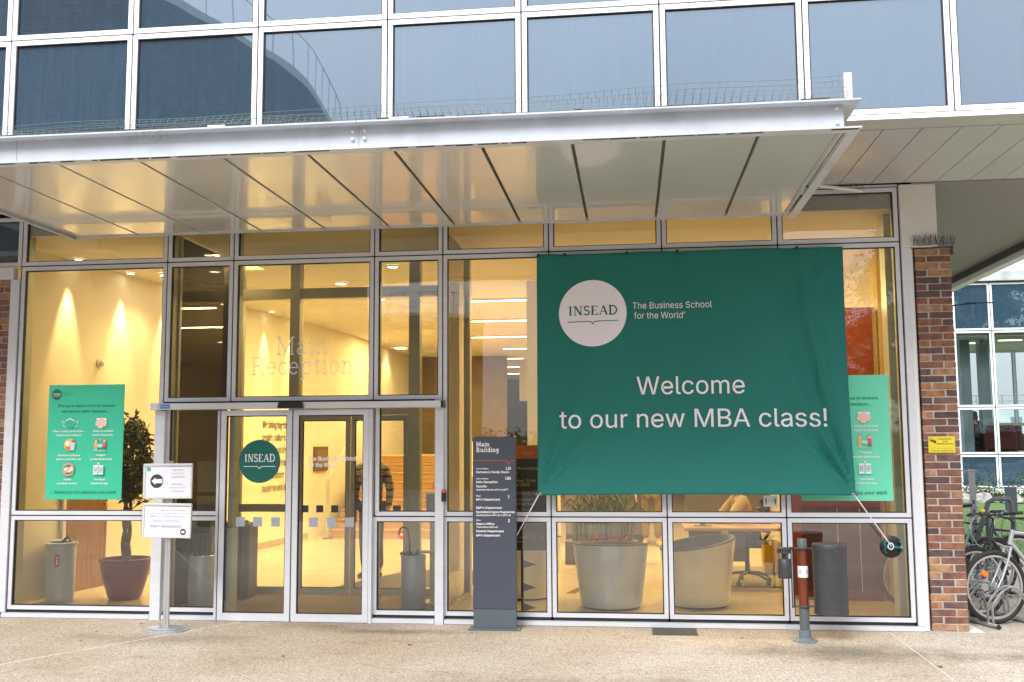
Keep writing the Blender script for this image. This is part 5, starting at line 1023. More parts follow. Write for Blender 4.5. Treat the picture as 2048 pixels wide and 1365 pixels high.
b.build('arm', DKGREY, ur)

# ================================================================== people
def skin(name, pts, edges, radii, m_, parent, sub=1, root=0):
    me = bpy.data.meshes.new(name); me.from_pydata([tuple(p) for p in pts], edges, []); o = bpy.data.objects.new(name, me); COL.objects.link(o)
    md = o.modifiers.new('skin', 'SKIN'); s = me.skin_vertices[0].data
    for i, r in enumerate(radii): s[i].radius = (r, r) if not isinstance(r, tuple) else r
    s[root].use_root = True; md.use_smooth_shade = True
    sb = o.modifiers.new('sub', 'SUBSURF'); sb.levels = sub; sb.render_levels = sub
    dg = bpy.context.evaluated_depsgraph_get(); dg.update(); nm = bpy.data.meshes.new_from_object(o.evaluated_get(dg))
    o.modifiers.clear(); o.data = nm; nm.materials.clear(); nm.materials.append(m_); nm.polygons.foreach_set('use_smooth', [True]*len(nm.polygons)); o.parent = parent; return o
SKINM = mat('skin', (.50, .28, .19), .5, 0, var=.04, vscale=20); HAIRM = mat('dark_hair', (.03, .018, .012), .6)
def person(lab, loc, rz, top, bottom, shoe, pose=None, group=None, hair=HAIRM, longhair=False):
    J = dict(pelvis=(0, 0, .94), spine=(0, .01, 1.12), chest=(0, 0, 1.30), neck=(0, .01, 1.47), jaw=(0, -.02, 1.56), crown=(0, 0, 1.66),
        shR=(-.185, .01, 1.41), elR=(-.245, .03, 1.13), wrR=(-.255, -.05, .89), haR=(-.255, -.07, .82), shL=(.185, .01, 1.41), elL=(.245, .03, 1.13), wrL=(.255, -.05, .89), haL=(.255, -.07, .82),
        hiR=(-.09, 0, .90), knR=(-.10, -.02, .49), anR=(-.10, .03, .09), toR=(-.115, -.13, .035), hiL=(.09, 0, .90), knL=(.10, -.02, .49), anL=(.10, .03, .09), toL=(.115, -.13, .035))
    if pose: J.update(pose)
    V = {k: Vector(v) for k, v in J.items()}
    t = thing('person', lab, 'person', loc, rz, group)
    K = ['pelvis', 'spine', 'chest', 'neck', 'jaw', 'crown', 'shR', 'elR', 'wrR', 'haR', 'shL', 'elL', 'wrL', 'haL', 'hiR', 'knR', 'anR', 'toR', 'hiL', 'knL', 'anL', 'toL']
    ix = {k: i for i, k in enumerate(K)}; rad = [(.14, .10), (.125, .09), (.145, .10), .05, .072, .085, .05, .038, .026, .03, .05, .038, .026, .03, .075, .052, .036, .03, .075, .052, .036, .03]
    E = [('pelvis', 'spine'), ('spine', 'chest'), ('chest', 'neck'), ('neck', 'jaw'), ('jaw', 'crown'), ('chest', 'shR'), ('shR', 'elR'), ('elR', 'wrR'), ('wrR', 'haR'), ('chest', 'shL'), ('shL', 'elL'), ('elL', 'wrL'), ('wrL', 'haL'), ('pelvis', 'hiR'), ('hiR', 'knR'), ('knR', 'anR'), ('anR', 'toR'), ('pelvis', 'hiL'), ('hiL', 'knL'), ('knL', 'anL'), ('anL', 'toL')]
    pts = [V[k] for k in K]; ed = [(ix[a], ix[c]) for a, c in E]; rr = list(rad)
    for s in 'RL':                                              # five fingers a hand
        h = V['ha'+s]; d = (h-V['wr'+s]).normalized(); side = Vector((0, 1, 0)) if abs(d.y) < .8 else Vector((1, 0, 0)); side = (side-d*side.dot(d)).normalized(); nrm = d.cross(side)
        for q, (of, L) in enumerate(((-.03, .06), (-.01, .072), (.01, .068), (.028, .055))):
            a = len(pts); pts += [h+side*of+d*.02, h+side*of*1.15+d*(.02+L*.6)+nrm*.004, h+side*of*1.2+d*(.02+L)+nrm*.018]; ed += [(ix['ha'+s], a), (a, a+1), (a+1, a+2)]; rr += [.010, .009, .008]
        a = len(pts); pts += [h-side*.035-d*.02, h-side*.055+d*.02]; ed += [(ix['ha'+s], a), (a, a+1)]; rr += [.012, .009]
    skin('body', pts, ed, rr, SKINM, t)
    def sub(keys, edges, rads, name, m_):
        ii = {k: i for i, k in enumerate(keys)}; return skin(name, [V[k] for k in keys], [(ii[a], ii[c]) for a, c in edges], rads, m_, t)
    V['hem'] = V['pelvis']+Vector((0, 0, -.05)); V['col'] = V['chest'].lerp(V['neck'], .75); V['cuR'] = V['elR'].lerp(V['wrR'], .9); V['cuL'] = V['elL'].lerp(V['wrL'], .9); V['hmR'] = V['knR'].lerp(V['anR'], .93); V['hmL'] = V['knL'].lerp(V['anL'], .93)
    sub(['chest', 'spine', 'pelvis', 'hem', 'col', 'shR', 'elR', 'cuR', 'shL', 'elL', 'cuL'], [('chest', 'spine'), ('spine', 'pelvis'), ('pelvis', 'hem'), ('chest', 'col'), ('chest', 'shR'), ('shR', 'elR'), ('elR', 'cuR'), ('chest', 'shL'), ('shL', 'elL'), ('elL', 'cuL')], [(.165, .12), (.15, .115), (.165, .125), (.165, .125), .065, .075, .058, .045, .075, .058, .045], 'shirt', top)
    sub(['pelvis', 'hiR', 'knR', 'hmR', 'hiL', 'knL', 'hmL'], [('pelvis', 'hiR'), ('hiR', 'knR'), ('knR', 'hmR'), ('pelvis', 'hiL'), ('hiL', 'knL'), ('knL', 'hmL')], [(.155, .115), .095, .072, .062, .095, .072, .062], 'trousers', bottom)
    for s in 'RL': skin('shoe', [V['an'+s]+Vector((0, .02, -.03)), V['an'+s].lerp(V['to'+s], .5)+Vector((0, 0, -.012)), V['to'+s]+Vector((0, -.01, .002))], [(0, 1), (1, 2)], [.05, .045, .036], shoe, t)
    c = V['crown']; j = V['jaw']; b = MB(); b.ball(c+Vector((0, .018, .022)), .092, .095, .085, 20, 12)
    if longhair: b.ball(c+Vector((0, .05, -.10)), .10, .06, .16, 16, 10)
    b.build('hair', hair, t, smooth=True)
    f = c.lerp(j, .5)+Vector((0, -.085, 0)); b = MB(); b.ball(f+Vector((0, -.008, -.005)), .013, .018, .024, 10, 8); b.build('nose', SKINM, t, smooth=True)
    for s in (-1, 1): b = MB(); b.ball(f+Vector((s*.03, .008, .02)), .011, .008, .007, 8, 6); b.build('eye', INK, t); b = MB(); b.ball(c.lerp(j, .45)+Vector((s*.088, .01, 0)), .012, .02, .03, 8, 6); b.build('ear', SKINM, t, smooth=True)
    b = MB(); b.box(f.x-.022, f.x+.022, f.y-.002, f.y+.012, f.z-.048, f.z-.041); b.build('mouth', mat('lips', (.35, .12, .10), .5), t, bevel=.002)
    return t
# striped shirt
STR = bpy.data.materials.new('striped_shirt'); STR.use_nodes = True; t_ = STR.node_tree; bs = t_.nodes['Principled BSDF']; bs.inputs['Roughness'].default_value = .85
c_ = N(t_, 'ShaderNodeTexCoord'); wv = N(t_, 'ShaderNodeTexWave'); wv.bands_direction = 'Z'; wv.inputs['Scale'].default_value = 3.6; wv.inputs['Distortion'].default_value = .6; t_.links.new(c_.outputs['Object'], wv.inputs['Vector'])
rp_ = N(t_, 'ShaderNodeValToRGB'); rp_.color_ramp.interpolation = 'CONSTANT'; rp_.color_ramp.elements[0].color = (.07, .065, .05, 1); rp_.color_ramp.elements[1].position = .5; rp_.color_ramp.elements[1].color = (.42, .37, .27, 1); e_ = rp_.color_ramp.elements.new(.8); e_.color = (.2, .18, .13, 1)
t_.links.new(wv.outputs[0], rp_.inputs[0]); t_.links.new(rp_.outputs[0], bs.inputs['Base Color'])
DARKT = mat('dark_trousers', (.03, .03, .032), .85, 0, var=.15, vscale=10); BLKS = mat('black_shoe', (.01, .01, .01), .4)
p1 = person('person in a striped shirt and dark trousers standing behind the right door', (-3.36, 2.95, .018), R(-10), STR, DARKT, BLKS, {'elR': (-.26, .05, 1.12), 'wrR': (-.24, .0, .88), 'haR': (-.23, -.02, .81)})
b = MB(); b.box(-.03, .02, -.03, .03, .88, 1.02); b.tube([(-.01, 0, 1.0), (-.01, 0, 1.09)], .007, 6); rd = b.build('belt_radio', BLACK, p1, loc=(-.15, -.12, 0))
sit = dict(pelvis=(0, .05, .56), spine=(0, .02, .74), chest=(0, -.04, .92), neck=(0, -.06, 1.09), jaw=(0, -.10, 1.18), crown=(0, -.09, 1.28), shR=(-.185, -.04, 1.03), elR=(-.23, -.22, .82), wrR=(-.17, -.42, .80), haR=(-.16, -.49, .80), shL=(.185, -.04, 1.03), elL=(.23, -.22, .82), wrL=(.17, -.42, .80), haL=(.16, -.49, .80),
    hiR=(-.10, .03, .56), knR=(-.12, -.40, .54), anR=(-.12, -.36, .10), toR=(-.12, -.50, .035), hiL=(.10, .03, .56), knL=(.12, -.40, .54), anL=(.12, -.36, .10), toL=(.12, -.50, .035))
person('person in a cream shirt seated at the reception desk under the banner', (1.36, 2.95, .004), R(-80), mat('cream_shirt', (.60, .52, .38), .85, 0, var=.06, vscale=6), DARKT, BLKS, sit)
person('person in khaki trousers and yellow shoes standing beyond the silver chair', (.32, 7.3, .004), R(0), mat('white_shirt', (.6, .6, .58), .85), mat('khaki_cloth', (.20, .15, .04), .85, var=.1), mat('yellow_shoe', (.65, .42, .03), .5), {'toR': (-.15, -.12, .035), 'toL': (.15, -.12, .035)})

# ================================================================== bicycles and rack
TYRE = mat('tyre_rubber', (.018, .018, .019), .7, 0, var=.2, vscale=60, bump=.001, bscale=200); RIM = mat('alloy_rim', (.55, .55, .55), .3, .85); SPK = mat('spoke_steel', (.5, .5, .5), .3, .9)
def wheel(parent, x, refl=False):
    b = MB(); b.tube([(.325*math.cos(a), 0, .325*math.sin(a)) for a in [k*2*math.pi/56 for k in range(56)]], .0235, 10, closed=True); w_ = b.build('wheel', TYRE, parent, smooth=True, loc=(x, 0, .349))
    b = MB(); n = 56
    prof = [(.303, -.011), (.284, -.010), (.280, 0), (.284, .010), (.303, .011)]
    for k in range(n):
        a, c = 2*math.pi*k/n, 2*math.pi*(k+1)/n
        for q in range(4): (r0, y0), (r1, y1) = prof[q], prof[q+1]; b.face([(r0*math.cos(a), y0, r0*math.sin(a)), (r0*math.cos(c), y0, r0*math.sin(c)), (r1*math.cos(c), y1, r1*math.sin(c)), (r1*math.cos(a), y1, r1*math.sin(a))])
    b.build('rim', RIM, w_, smooth=True)
    b = MB()
    for k in range(32): a = k*2*math.pi/32; s = 1 if k % 2 else -1; a2 = a+s*(.9 if k % 4 < 2 else -.9); b.tube([(.02*math.cos(a2), s*.028, .02*math.sin(a2)), (.282*math.cos(a), 0, .282*math.sin(a))], .0011, 3, cap=False)
    b.build('spokes', SPK, w_)
    b = MB(); b.tube([(0, -.035, 0), (0, .035, 0)], .017, 12); b.tube([(0, -.05, 0), (0, .05, 0)], .007, 8)
    for s in (-.03, .03): b.tube([(0, s-.003, 0), (0, s+.003, 0)], .028, 14)
    b.build('hub', STEEL, w_)
    if refl: b = MB(); b.ball((0, 0, 0), .045, .006, .028, 16, 8); o = b.build('reflector', mat('amber_reflector', (.85, .20, .01), .25), w_, loc=(.0, 0, 0)); o.location = (.10, .01, .13); o.rotation_euler = (0, R(-35), 0)
    return w_
def bike(lab, loc, rz, col, tilt=0, low=False, steer=0., guard=True, tr=.014, refl=False, bell=None, basket=False, lamp=False):
    t = thing('bicycle', lab, 'bicycle', loc, rz, 'bicycles standing in the rack'); t.rotation_euler[0] = tilt
    wheel(t, 0, refl); wheel(t, -1.06)
    HB, HT, BB, ST = (-.19, 0, .745), (-.235, 0, .885), (-.62, 0, .29), (-.785, 0, .80)
    b = MB()
    b.tube([HB, HT], .021, 12); top0 = (-.22, 0, .86) if not low else (-.215, 0, .80)
    b.tube([top0, (ST if not low else (-.68, 0, .46))], tr, 12); b.tube([(-.20, 0, .765), BB], tr+.003, 12); b.tube([BB, ST], tr, 12)
    for s in (-1, 1): b.tube([BB, (-.85, s*.05, .31), (-1.06, s*.06, .349)], .009, 8); b.tube([(-.775, s*.01, .75), (-1.06, s*.06, .349)], .008, 8)
    b.build('frame', col, t, smooth=True)
    b = MB(); b.tube([(-.17, -.05, .72), (-.17, .05, .72)], .015, 8)
    for s in (-1, 1): b.tube([(-.17, s*.045, .72), (-.12, s*.05, .58), (-.06, s*.052, .45), (0, s*.052, .349)], .013, 10, r2=.009)
    b.build('fork', col, t, smooth=True)
    b = MB(); b.tube([HT, (-.25, 0, .96), (-.19, 0, 1.0)], .013, 8); b.tube([(-.28, -.28, 1.02), (-.22, -.20, 1.01), (-.19, -.05, 1.0), (-.19, .05, 1.0), (-.22, .20, 1.01), (-.28, .28, 1.02)], .011, 10); hb = b.build('handlebar', BLACK if not low else CHROME, t, smooth=True)
    for s in (-1, 1):
        b = MB(); b.tube([(-.24, s*.17, 1.012), (-.36, s*.30, 1.025)], .016, 10); b.build('grip', BLACK, hb, smooth=True)
        b = MB(); b.tube([(-.22, s*.14, 1.0), (-.19, s*.18, .985), (-.25, s*.27, .98)], .005, 6); b.build('brake_lever', CHROME, hb)
        b = MB(); b.tube([(-.22, s*.14, 1.0), (-.05, s*.10, 1.0), (-.08, s*.04, .85), (-.15, s*.03, .75)], .0028, 5); b.build('cable', BLACK, hb)
    if bell: b = MB(); b.ball((-.2, -.08, 1.04), .026, .026, .02, 12, 8); b.build('bell', bell, hb, smooth=True)
    b = MB(); b.lathe([(0, 0), (.075, .005), (.05, .035), (0, .04)], (-.86, 0, .93), 20, sx=1.7); b.v = [(x, y*(1.2 if x < -.88 else .7), z) for x, y, z in b.v]; sa = b.build('saddle', BLACK, t, smooth=True); b = MB(); b.tube([ST, (-.83, 0, .94)], .0125, 8); b.build('seat_post', CHROME, sa)
    b = MB(); b.tube([(BB[0], -.045, BB[2]), (BB[0], -.039, BB[2])], .085, 28); b.tube([(BB[0], -.07, BB[2]), (BB[0], .07, BB[2])], .012, 8); b.tube([(BB[0], -.06, BB[2]), (BB[0]+.12, -.06, BB[2]-.11)], .009, 6); b.tube([(BB[0], .06, BB[2]), (BB[0]-.12, .06, BB[2]+.11)], .009, 6); b.box(BB[0]+.07, BB[0]+.17, -.15, -.065, BB[2]-.125, BB[2]-.10); b.build('crank', STEEL, t)
    if guard:
        for xx in (0, -1.06):
            b = MB(); r_ = .368; A = [R(a) for a in range(20, 175, 8)]
            for k in range(len(A)-1):
                P = lambda a, y: (xx+r_*math.cos(a), y, .349+r_*math.sin(a)-abs(y)*.25)
                for y0, y1 in ((-.025, 0), (0, .025)): b.face([P(A[k], y0), P(A[k+1], y0), P(A[k+1], y1), P(A[k], y1)])
            b.build('mudguard', mat('dark_guard', (.03, .035, .04), .35), t, smooth=True)
    if basket: b = MB(); b.box(-.20, .0, -.13, .13, .93, .945); b.build('carrier', BLACK, t)
    if lamp: b = MB(); b.lathe([(.0, 0), (.05, .01), (.06, .05), (0, .06)], (0, 0, 0), 16); o = b.build('headlamp', BLACK, t, smooth=True, loc=(-.1, .05, 1.0)); o.rotation_euler = (0, R(90), 0)
    return t
H = R(198); dx_, dy_ = math.cos(H), math.sin(H); ax_, ay_ = -.31, .95
SILV = mat('silver_bike_paint', (.48, .49, .52), .3, .5, var=.05); TEALB = mat('seafoam_paint', (.20, .36, .33), .35, .1, var=.05); BLUEB = mat('petrol_blue_paint', (.05, .11, .16), .3, .3); BLKB = mat('black_bike_paint', (.02, .02, .025), .35)
hx, hy = 3.44, .42
bike('silver bicycle nearest the pillar with an orange wheel reflector', (hx, hy, 0), H, SILV, 0, tr=.017, guard=False, refl=True)
bike('black bicycle with bulky mudguard directly behind the silver one', (hx+ax_*.36+.08, hy+ay_*.36, 0), H+R(3), BLKB, R(3), bell=mat('yellow_bell', (.7, .45, .03), .3))
bike('seafoam green bicycle with chrome handlebar half behind the brick pillar', (hx+ax_*.9-.28, hy+ay_*1.05, 0), H+R(4), TEALB, R(-5), low=True, lamp=True)
bike('petrol blue bicycle with thin top tube behind the green one', (hx+ax_*1.3+.25, hy+ay_*1.5, 0), H-R(3), BLUEB, R(4))
bike('dark bicycle furthest back in the rack near the lawn', (hx+ax_*1.7+.75, hy+ay_*1.95, 0), H+R(183), BLKB, R(-2), guard=True)
rk = thing('bike_rack', 'low galvanised bicycle rack of bent tube hoops on two floor rails', 'bike rack', (3.36, .14, 0))
ux, uy = -dx_, -dy_                                                # towards the rear of the bikes
b = MB(); L_ = 3.0
for o_ in (0, .46): b.tube([(ux*o_, uy*o_, .022), (ux*o_+ax_*L_, uy*o_+ay_*L_, .022)], .021, 4)
b.build('rail', STEEL, rk)
b = MB(); b.tube([(-ax_*.02, -ay_*.02, .022), (0, 0, .022)], .024, 4); b.build('end_cap', BLACK, rk)
for k in range(8):
    for s in (-.035, .035):
        q = .10+k*.36+s; ox, oy = ax_*q, ay_*q
        path = [(ox, oy, .03), (ox, oy, .20)]+bez((ox, oy, .20), (ox+ux*.03, oy+uy*.03, .25), (ox+ux*.10, oy+uy*.10, .32), 4)[1:]+bez((ox+ux*.10, oy+uy*.10, .32), (ox+ux*.22, oy+uy*.22, .42), (ox+ux*.30, oy+uy*.30, .33), 6)[1:]+[(ox+ux*.44, oy+uy*.44, .20), (ox+ux*.46, oy+uy*.46, .03)]
        b = MB(); b.tube(path, .011, 8); b.build('hoop', STEEL, rk, smooth=True)
cc = thing('cable_lock', 'black coiled cable lock looped over the rack hoops', 'bike lock', (3.42, .45, .30)); b = MB(); b.tube([(-.12+.045*k/4+.05*math.cos(k*.9), .03*math.sin(k*.7), .02*math.sin(k)+.0) for k in range(24)], .008, 6); b.build('cable', BLACK, cc, smooth=True)
hp = thing('grey_hoop_stand', 'dark grey square tube hoop standing behind the bicycles', 'bike stand', (3.93, 2.0, 0)); HG = mat('hoop_grey', (.11, .13, .15), .45)
b = MB(); b.tube([(-.22, 0, 0), (-.22, 0, .35), (.03, 0, 1.06), (.10, 0, 1.10), (.25, 0, 1.10), (.28, 0, 1.05), (.28, 0, .75)], .028, 4); b.tube([(.02, .02, 0), (.02, .02, .95)], .028, 4); b.build('frame', HG, hp)
ph = thing('slotted_post', 'pale grey slotted steel post with small bracket arms above the bicycles', 'post', (3.86, 2.2, 0)); b = MB(); b.box(-.03, .03, -.02, .02, 0, 1.42); b.build('upright', mat('pale_steel', (.38, .40, .44), .4, .4), ph)
for z in (.98, 1.20, 1.40): b = MB(); b.box(-.17, .05, -.03, -.021, z, z+.012); b.build('bracket', mat('pale_steel'), ph)
for k in range(9): b = MB(); b.box(-.012, .012, -.0225, -.0205, .15+k*.11, .19+k*.11); b.build('slot', SLOT, ph)

# ================================================================== glass wing across the lawn
B2 = thing('far_wing', 'raised far wing with white framed windows above dark blue panels across the lawn', 'building', (0, 0, 0)); Y2 = 22.0
FGL = glassmat('far_glass', (.86, .92, .92), .04, 1.4, .0006, 1.0); FARF = mat('far_white_frame', (.72, .74, .78), .4)
X2 = [11.045+1.12*k for k in range(-3, 5)]
for i in range(len(X2)-1):
    for (z0, z1, m_) in ((.27, 1.285, SP), (1.285, 2.72, FGL), (2.72, 5.07, FGL), (5.07, 6.56, SP)): window(X2[i], X2[i+1], z0, z1, Y2, FARF, m_, fw=.06, gp=.012, parent=B2)
    window(X2[i]+1.5, X2[i+1]+1.5, 1.285, 4.9, Y2+5.5, FARF, FGL, fw=.05, gp=.01, parent=B2)
b = MB()
for x in X2: b.box(x-.02, x+.02, Y2+.03, Y2+.08, .27, 6.56)
for z in (.27, 1.285, 2.72, 5.07, 6.56): b.box(X2[0], X2[-1], Y2+.031, Y2+.079, z-.018, z+.018)
b.build('joint_seal', GASK, B2)
b = MB(); b.box(X2[0]-.2, X2[-1]+.3, Y2-.02, Y2+6, .10, .26); b.box(X2[0], X2[-1]+1.5, Y2+.1, Y2+5.9, 1.14, 1.26); b.build('floor_slab', FARF, B2)
b = MB(); b.box(X2[0], X2[-1]+1.5, Y2+.1, Y2+5.9, 4.9, 5.02); b.build('ceiling_slab', mat('olive_ceiling', (.45, .45, .36), .8), B2)
b = MB(); b.box(X2[0]-.2, X2[-1]+.3, Y2-.1, Y2+6, 6.60, 6.66); b.box(X2[0]-.2, X2[-1]+.3, Y2-.05, Y2+6, 6.66, 6.90); b.build('roof_edge', mat('roof_grey', (.42, .45, .46), .7, var=.2, vscale=3), B2)
for x in (10.62, 11.2, 13.0): b = MB(); b.box(x-.15, x+.15, Y2+1.2, Y2+1.5, 1.27, 4.89); b.build('column', mat('blue_grey_column', (.28, .36, .38), .5), B2)
for x, y in ((11.05, 2.2), (12.1, 1.4)): b = MB(); b.box(x-.35, x+.35, Y2+y, Y2+y+.12, 4.88, 4.895); b.build('lamp_strip', mat('far_lamp', (1, 1, .9), .5, emit=(1, .95, .8), estr=2.5), B2)
b = MB(); b.box(X2[0], X2[-1]+1.5, Y2+5.4, Y2+5.44, 2.2, 2.32); b.build('handrail', mat('beige_rail', (.5, .45, .36), .6), B2)
for k, (x, y, lab) in enumerate(((11.5, 1.3, 'dark red armchair behind the lower far window, nearest the glass'), (12.1, 2.3, 'dark red armchair behind its twin in the far wing'), (11.9, 3.2, 'dark red armchair furthest inside the far wing'))):
    a = thing('red_armchair', lab, 'armchair', (x, Y2+y, 1.265), 0, 'red armchairs in the far wing')
    b = MB(); b.box(-.4, .4, -.35, -.18, .15, .92); b.build('backrest', MAROON, a, bevel=.04); b = MB(); b.box(-.38, .38, -.17, .4, .15, .48); b.build('seat', MAROON, a, bevel=.04)
    for s in (-1, 1): b = MB(); b.box(s*.42-.06, s*.42+.06, -.3, .38, .1, .66); b.build('armrest', MAROON, a, bevel=.03)
    b = MB(); b.box(-.3, .3, -.2, .3, 0, .15); b.build('base', BLACK, a)
person('person with long brown hair sitting inside the far wing', (10.95, Y2+1.6, 1.265), R(170), mat('grey_jumper', (.08, .085, .09), .9), DARKT, BLKS, sit, hair=mat('brown_hair', (.14, .06, .025), .6), longhair=True)
stl = thing('low_chair', 'low dark lounge chair under the seated person in the far wing', 'chair', (10.95, Y2+1.6, 1.265)); b = MB(); b.box(-.3, .3, -.3, .35, .3, .44); b.build('seat', BLACK, stl, bevel=.03); b = MB(); b.box(-.25, .25, -.2, .25, 0, .3); b.build('base', BLACK, stl)
fb = thing('pale_factory', 'pale blue grey industrial shed with roof railing seen through the far wing', 'building', (22, 75, 0)); PF = mat('pale_shed', (.50, .58, .60), .7, var=.1, vscale=.3)
b = MB(); b.box(-14, 12, 0, 8, 0, 4.2); b.box(-2, 4, 1, 6, 4.2, 6.2); b.build('wall', PF, fb)
for k in range(14): b = MB(); b.box(-13+k*1.8, -12.2+k*1.8, -.1, -.02, 1.5, 3.5); b.build('window', mat('shed_window', (.2, .26, .28), .3), fb)
b = MB()
for k in range(26): b.tube([(-13+k, 0, 4.2), (-13+k, 0, 5.3)], .04, 4)
b.tube([(-14, 0, 5.3), (12, 0, 5.3)], .05, 4); b.tube([(-14, 0, 4.8), (12, 0, 4.8)], .04, 4); b.build('railing', STEEL, fb)
ft = thing('far_slate_sign', 'small slate grey sign standing on the lawn beyond the bicycles', 'sign', (8.95, 15.3, 0)); b = MB(); b.box(-.13, .13, -.03, .03, 0, .62); b.build('panel', SLATE, ft); b = MB(); b.box(-.16, .16, -.06, .06, 0, .03); b.build('foot', SLATE, ft)

# ================================================================== planting
def tree(lab, x, y, h, r, seed, name='tree', ms=None, n=9000, sz=.2, grp='trees behind the camera', cz=None):
    rt = random.Random(seed); t = thing(name, lab, 'tree', (x, y, 0), 0, grp); ms = ms or [mat('leaf_dark', (.035, .055, .015), .6, var=.3), mat('leaf_gold', (.10, .085, .025), .6, var=.3)]
    b = MB(); b.tube([(0, 0, 0), (.1, .05, h*.3), (0, 0, h*.62)], r*.045, 10, r2=r*.02); cl_ = []
    for k in range(30):
        a = rt.uniform(0, 6.28); e = rt.random(); rr = r*(.35+.6*rt.random())*math.sqrt(max(.15, 1-(e*2-1)**2)); p = (rr*math.cos(a), rr*math.sin(a), h*(.26+.70*e)); cl_.append(p)
        if k < 14: b.tube([(0, 0, h*(.25+.3*e)), (p[0]*.5, p[1]*.5, (h*(.3+.3*e)+p[2])*.5), p], r*.018, 5, r2=r*.005)
    b.build('trunk', mat('bark', (.07, .05, .035), .9, var=.2), t)
    def f(r_): c = r_.choice(cl_); s = r*.15; return (c[0]+r_.gauss(0, s), c[1]+r_.gauss(0, s), c[2]+r_.gauss(0, s*.7))
    lc = leafcloud(n, f, sz, seed+1, len(ms))
    for c in cl_:                                               # dense heart of every clump
        i0 = len(lc.v); lc.ball(c, r*.19, r*.19, r*.14, 9, 7, rt.randrange(len(ms)))
        for q in range(i0, len(lc.v)): a_, b__, c__ = lc.v[q]; k_ = rt.uniform(.7, 1.25); lc.v[q] = (c[0]+(a_-c[0])*k_, c[1]+(b__-c[1])*k_, c[2]+(c__-c[2])*k_)
    lc.build('crown', ms, t)
tree('broad golden green tree with open crown behind the camera to the right', 12.5, -31, 12.5, 4.2, 21, n=15000)
tree('dark leaning tree further right behind the camera', 17.5, -33, 10.5, 4.5, 22, n=13000)
tree('small golden tree beyond the round brick tower', -2.5, -52, 8.5, 2.6, 23, n=5000)
tree('slim golden tree next to the tower', -.2, -55, 9.5, 2.2, 24, n=5000)
tree('mid green tree straight behind the camera', 5.5, -48, 10, 4.2, 25)
tree('dark green tree filling the gap behind the camera', 9.5, -42, 9, 3.8, 26)
def hedge(lab, x0, x1, y, h, seed):
    t = thing('hedge', lab, 'hedge', ((x0+x1)/2, y, 0), 0, 'hedges behind the camera'); w_ = (x1-x0)/2
    b = leafcloud(int(520*w_), lambda r_: (r_.uniform(-w_, w_), r_.gauss(0, .5), h*(1-r_.random()**1.7)*(.85+.15*math.sin(r_.uniform(0, 40)))), .24, seed, 1); b.box(-w_, w_, -.3, .3, 0, h*.75); b.build('foliage', mat('hedge_green', (.03, .045, .012), .7, var=.3), t)
hedge('long dark hedge behind the camera on the left', -9, 1, -27, 2.3, 31); hedge('long dark hedge behind the camera in the middle', 1.2, 12, -29, 2.6, 32); hedge('dark hedge behind the camera on the right', 12.2, 30, -27, 3.0, 33)
FB = [mat('shrub_green', (.03, .06, .012), .7, var=.3), mat('shrub_olive', (.09, .10, .03), .7, var=.3)]
for k, (x, y, w_, h, lab) in enumerate(((8.1, 19.3, 1.0, .62, 'low round bush under the far wing beside the pillar'), (9.9, 20.4, 1.1, .5, 'low olive bush under the far wing in the middle'), (11.1, 19.0, .9, .75, 'taller dark bush at the right under the far wing'), (12.4, 19.6, 1.2, .7, 'dark bush at the right edge under the far wing'))):
    t = thing('bush', lab, 'bush', (x, y, .01), 0, 'bushes at the lawn edge')
    leafcloud(1500, lambda r_: (r_.gauss(0, w_*.4), r_.gauss(0, .35), abs(r_.gauss(0, h*.45))), .09, 50+k, 2).build('foliage', FB, t)
for k, (x, y) in enumerate(((9.0, 19.0), (9.6, 19.2), (10.3, 18.9))):
    r_ = random.Random(k); b = MB(); b.ball((0, 0, .05), .35, .3, .2, 10, 7); b.v = [(a+r_.uniform(-.04, .04), c+r_.uniform(-.04, .04), max(0, d+r_.uniform(-.04, .04))) for a, c, d in b.v]
    o = b.build('rock', mat('pale_rock', (.32, .31, .29), .85, var=.2), loc=(x, y, .012)); tag(o, ('pale grey boulder, left one of the row on the lawn edge', 'pale grey boulder in the middle of the row on the lawn edge', 'pale grey boulder, right one of the row on the lawn edge')[k], 'boulder', 'boulders at the lawn edge')
for k, (x, y, h_, lab) in enumerate(((20, -8, 12, 'unseen tall dark tree added right of the camera, nearest the wing'), (26, -15, 13, 'unseen tall dark tree added right of the camera, second one out'), (32, -5, 12, 'unseen tall dark tree added right of the camera beyond the first'), (36, -22, 13, 'unseen tall dark tree added right of the camera furthest out'), (18, -22, 11, 'unseen tall dark tree added between the golden tree and the wing'))):  # unseen trees, added so the far wing panels mirror something dark
    tree(lab, x, y, h_, 5.5, 60+k, n=12000, sz=.28, ms=[mat('leaf_dark'), mat('leaf_dark')], grp='unseen trees added right of the camera')

# ================================================================== what the glass mirrors: brick buildings behind the camera
def setuv(o, fn):
    uv = o.data.uv_layers.new(name='uv')
    for p in o.data.polygons:
        for li in p.loop_indices: uv.data[li].uv = fn(o.data.vertices[o.data.loops[li].vertex_index].co)
rt_ = thing('round_brick_tower', 'round brick tower with a roof railing behind the camera', 'building', (-9.6, -36, 0)); b = MB(); b.lathe([(2.7, 0), (2.7, 7.35)], seg=64); o = b.build('wall', FARB, rt_, smooth=True); setuv(o, lambda v: (math.atan2(v.y, v.x)*2.7, v.z))
b = MB(); b.lathe([(2.8, 7.35), (2.8, 7.5), (0, 7.55)], seg=64); b.build('roof', CONC, rt_)
b = MB()
for k in range(22): a = k*2*math.pi/22; b.tube([(2.6*math.cos(a), 2.6*math.sin(a), 7.5), (2.6*math.cos(a), 2.6*math.sin(a), 8.5)], .025, 4)
for z in (8.0, 8.5): b.tube([(2.6*math.cos(k*.131), 2.6*math.sin(k*.131), z) for k in range(48)], .022, 4, closed=True)
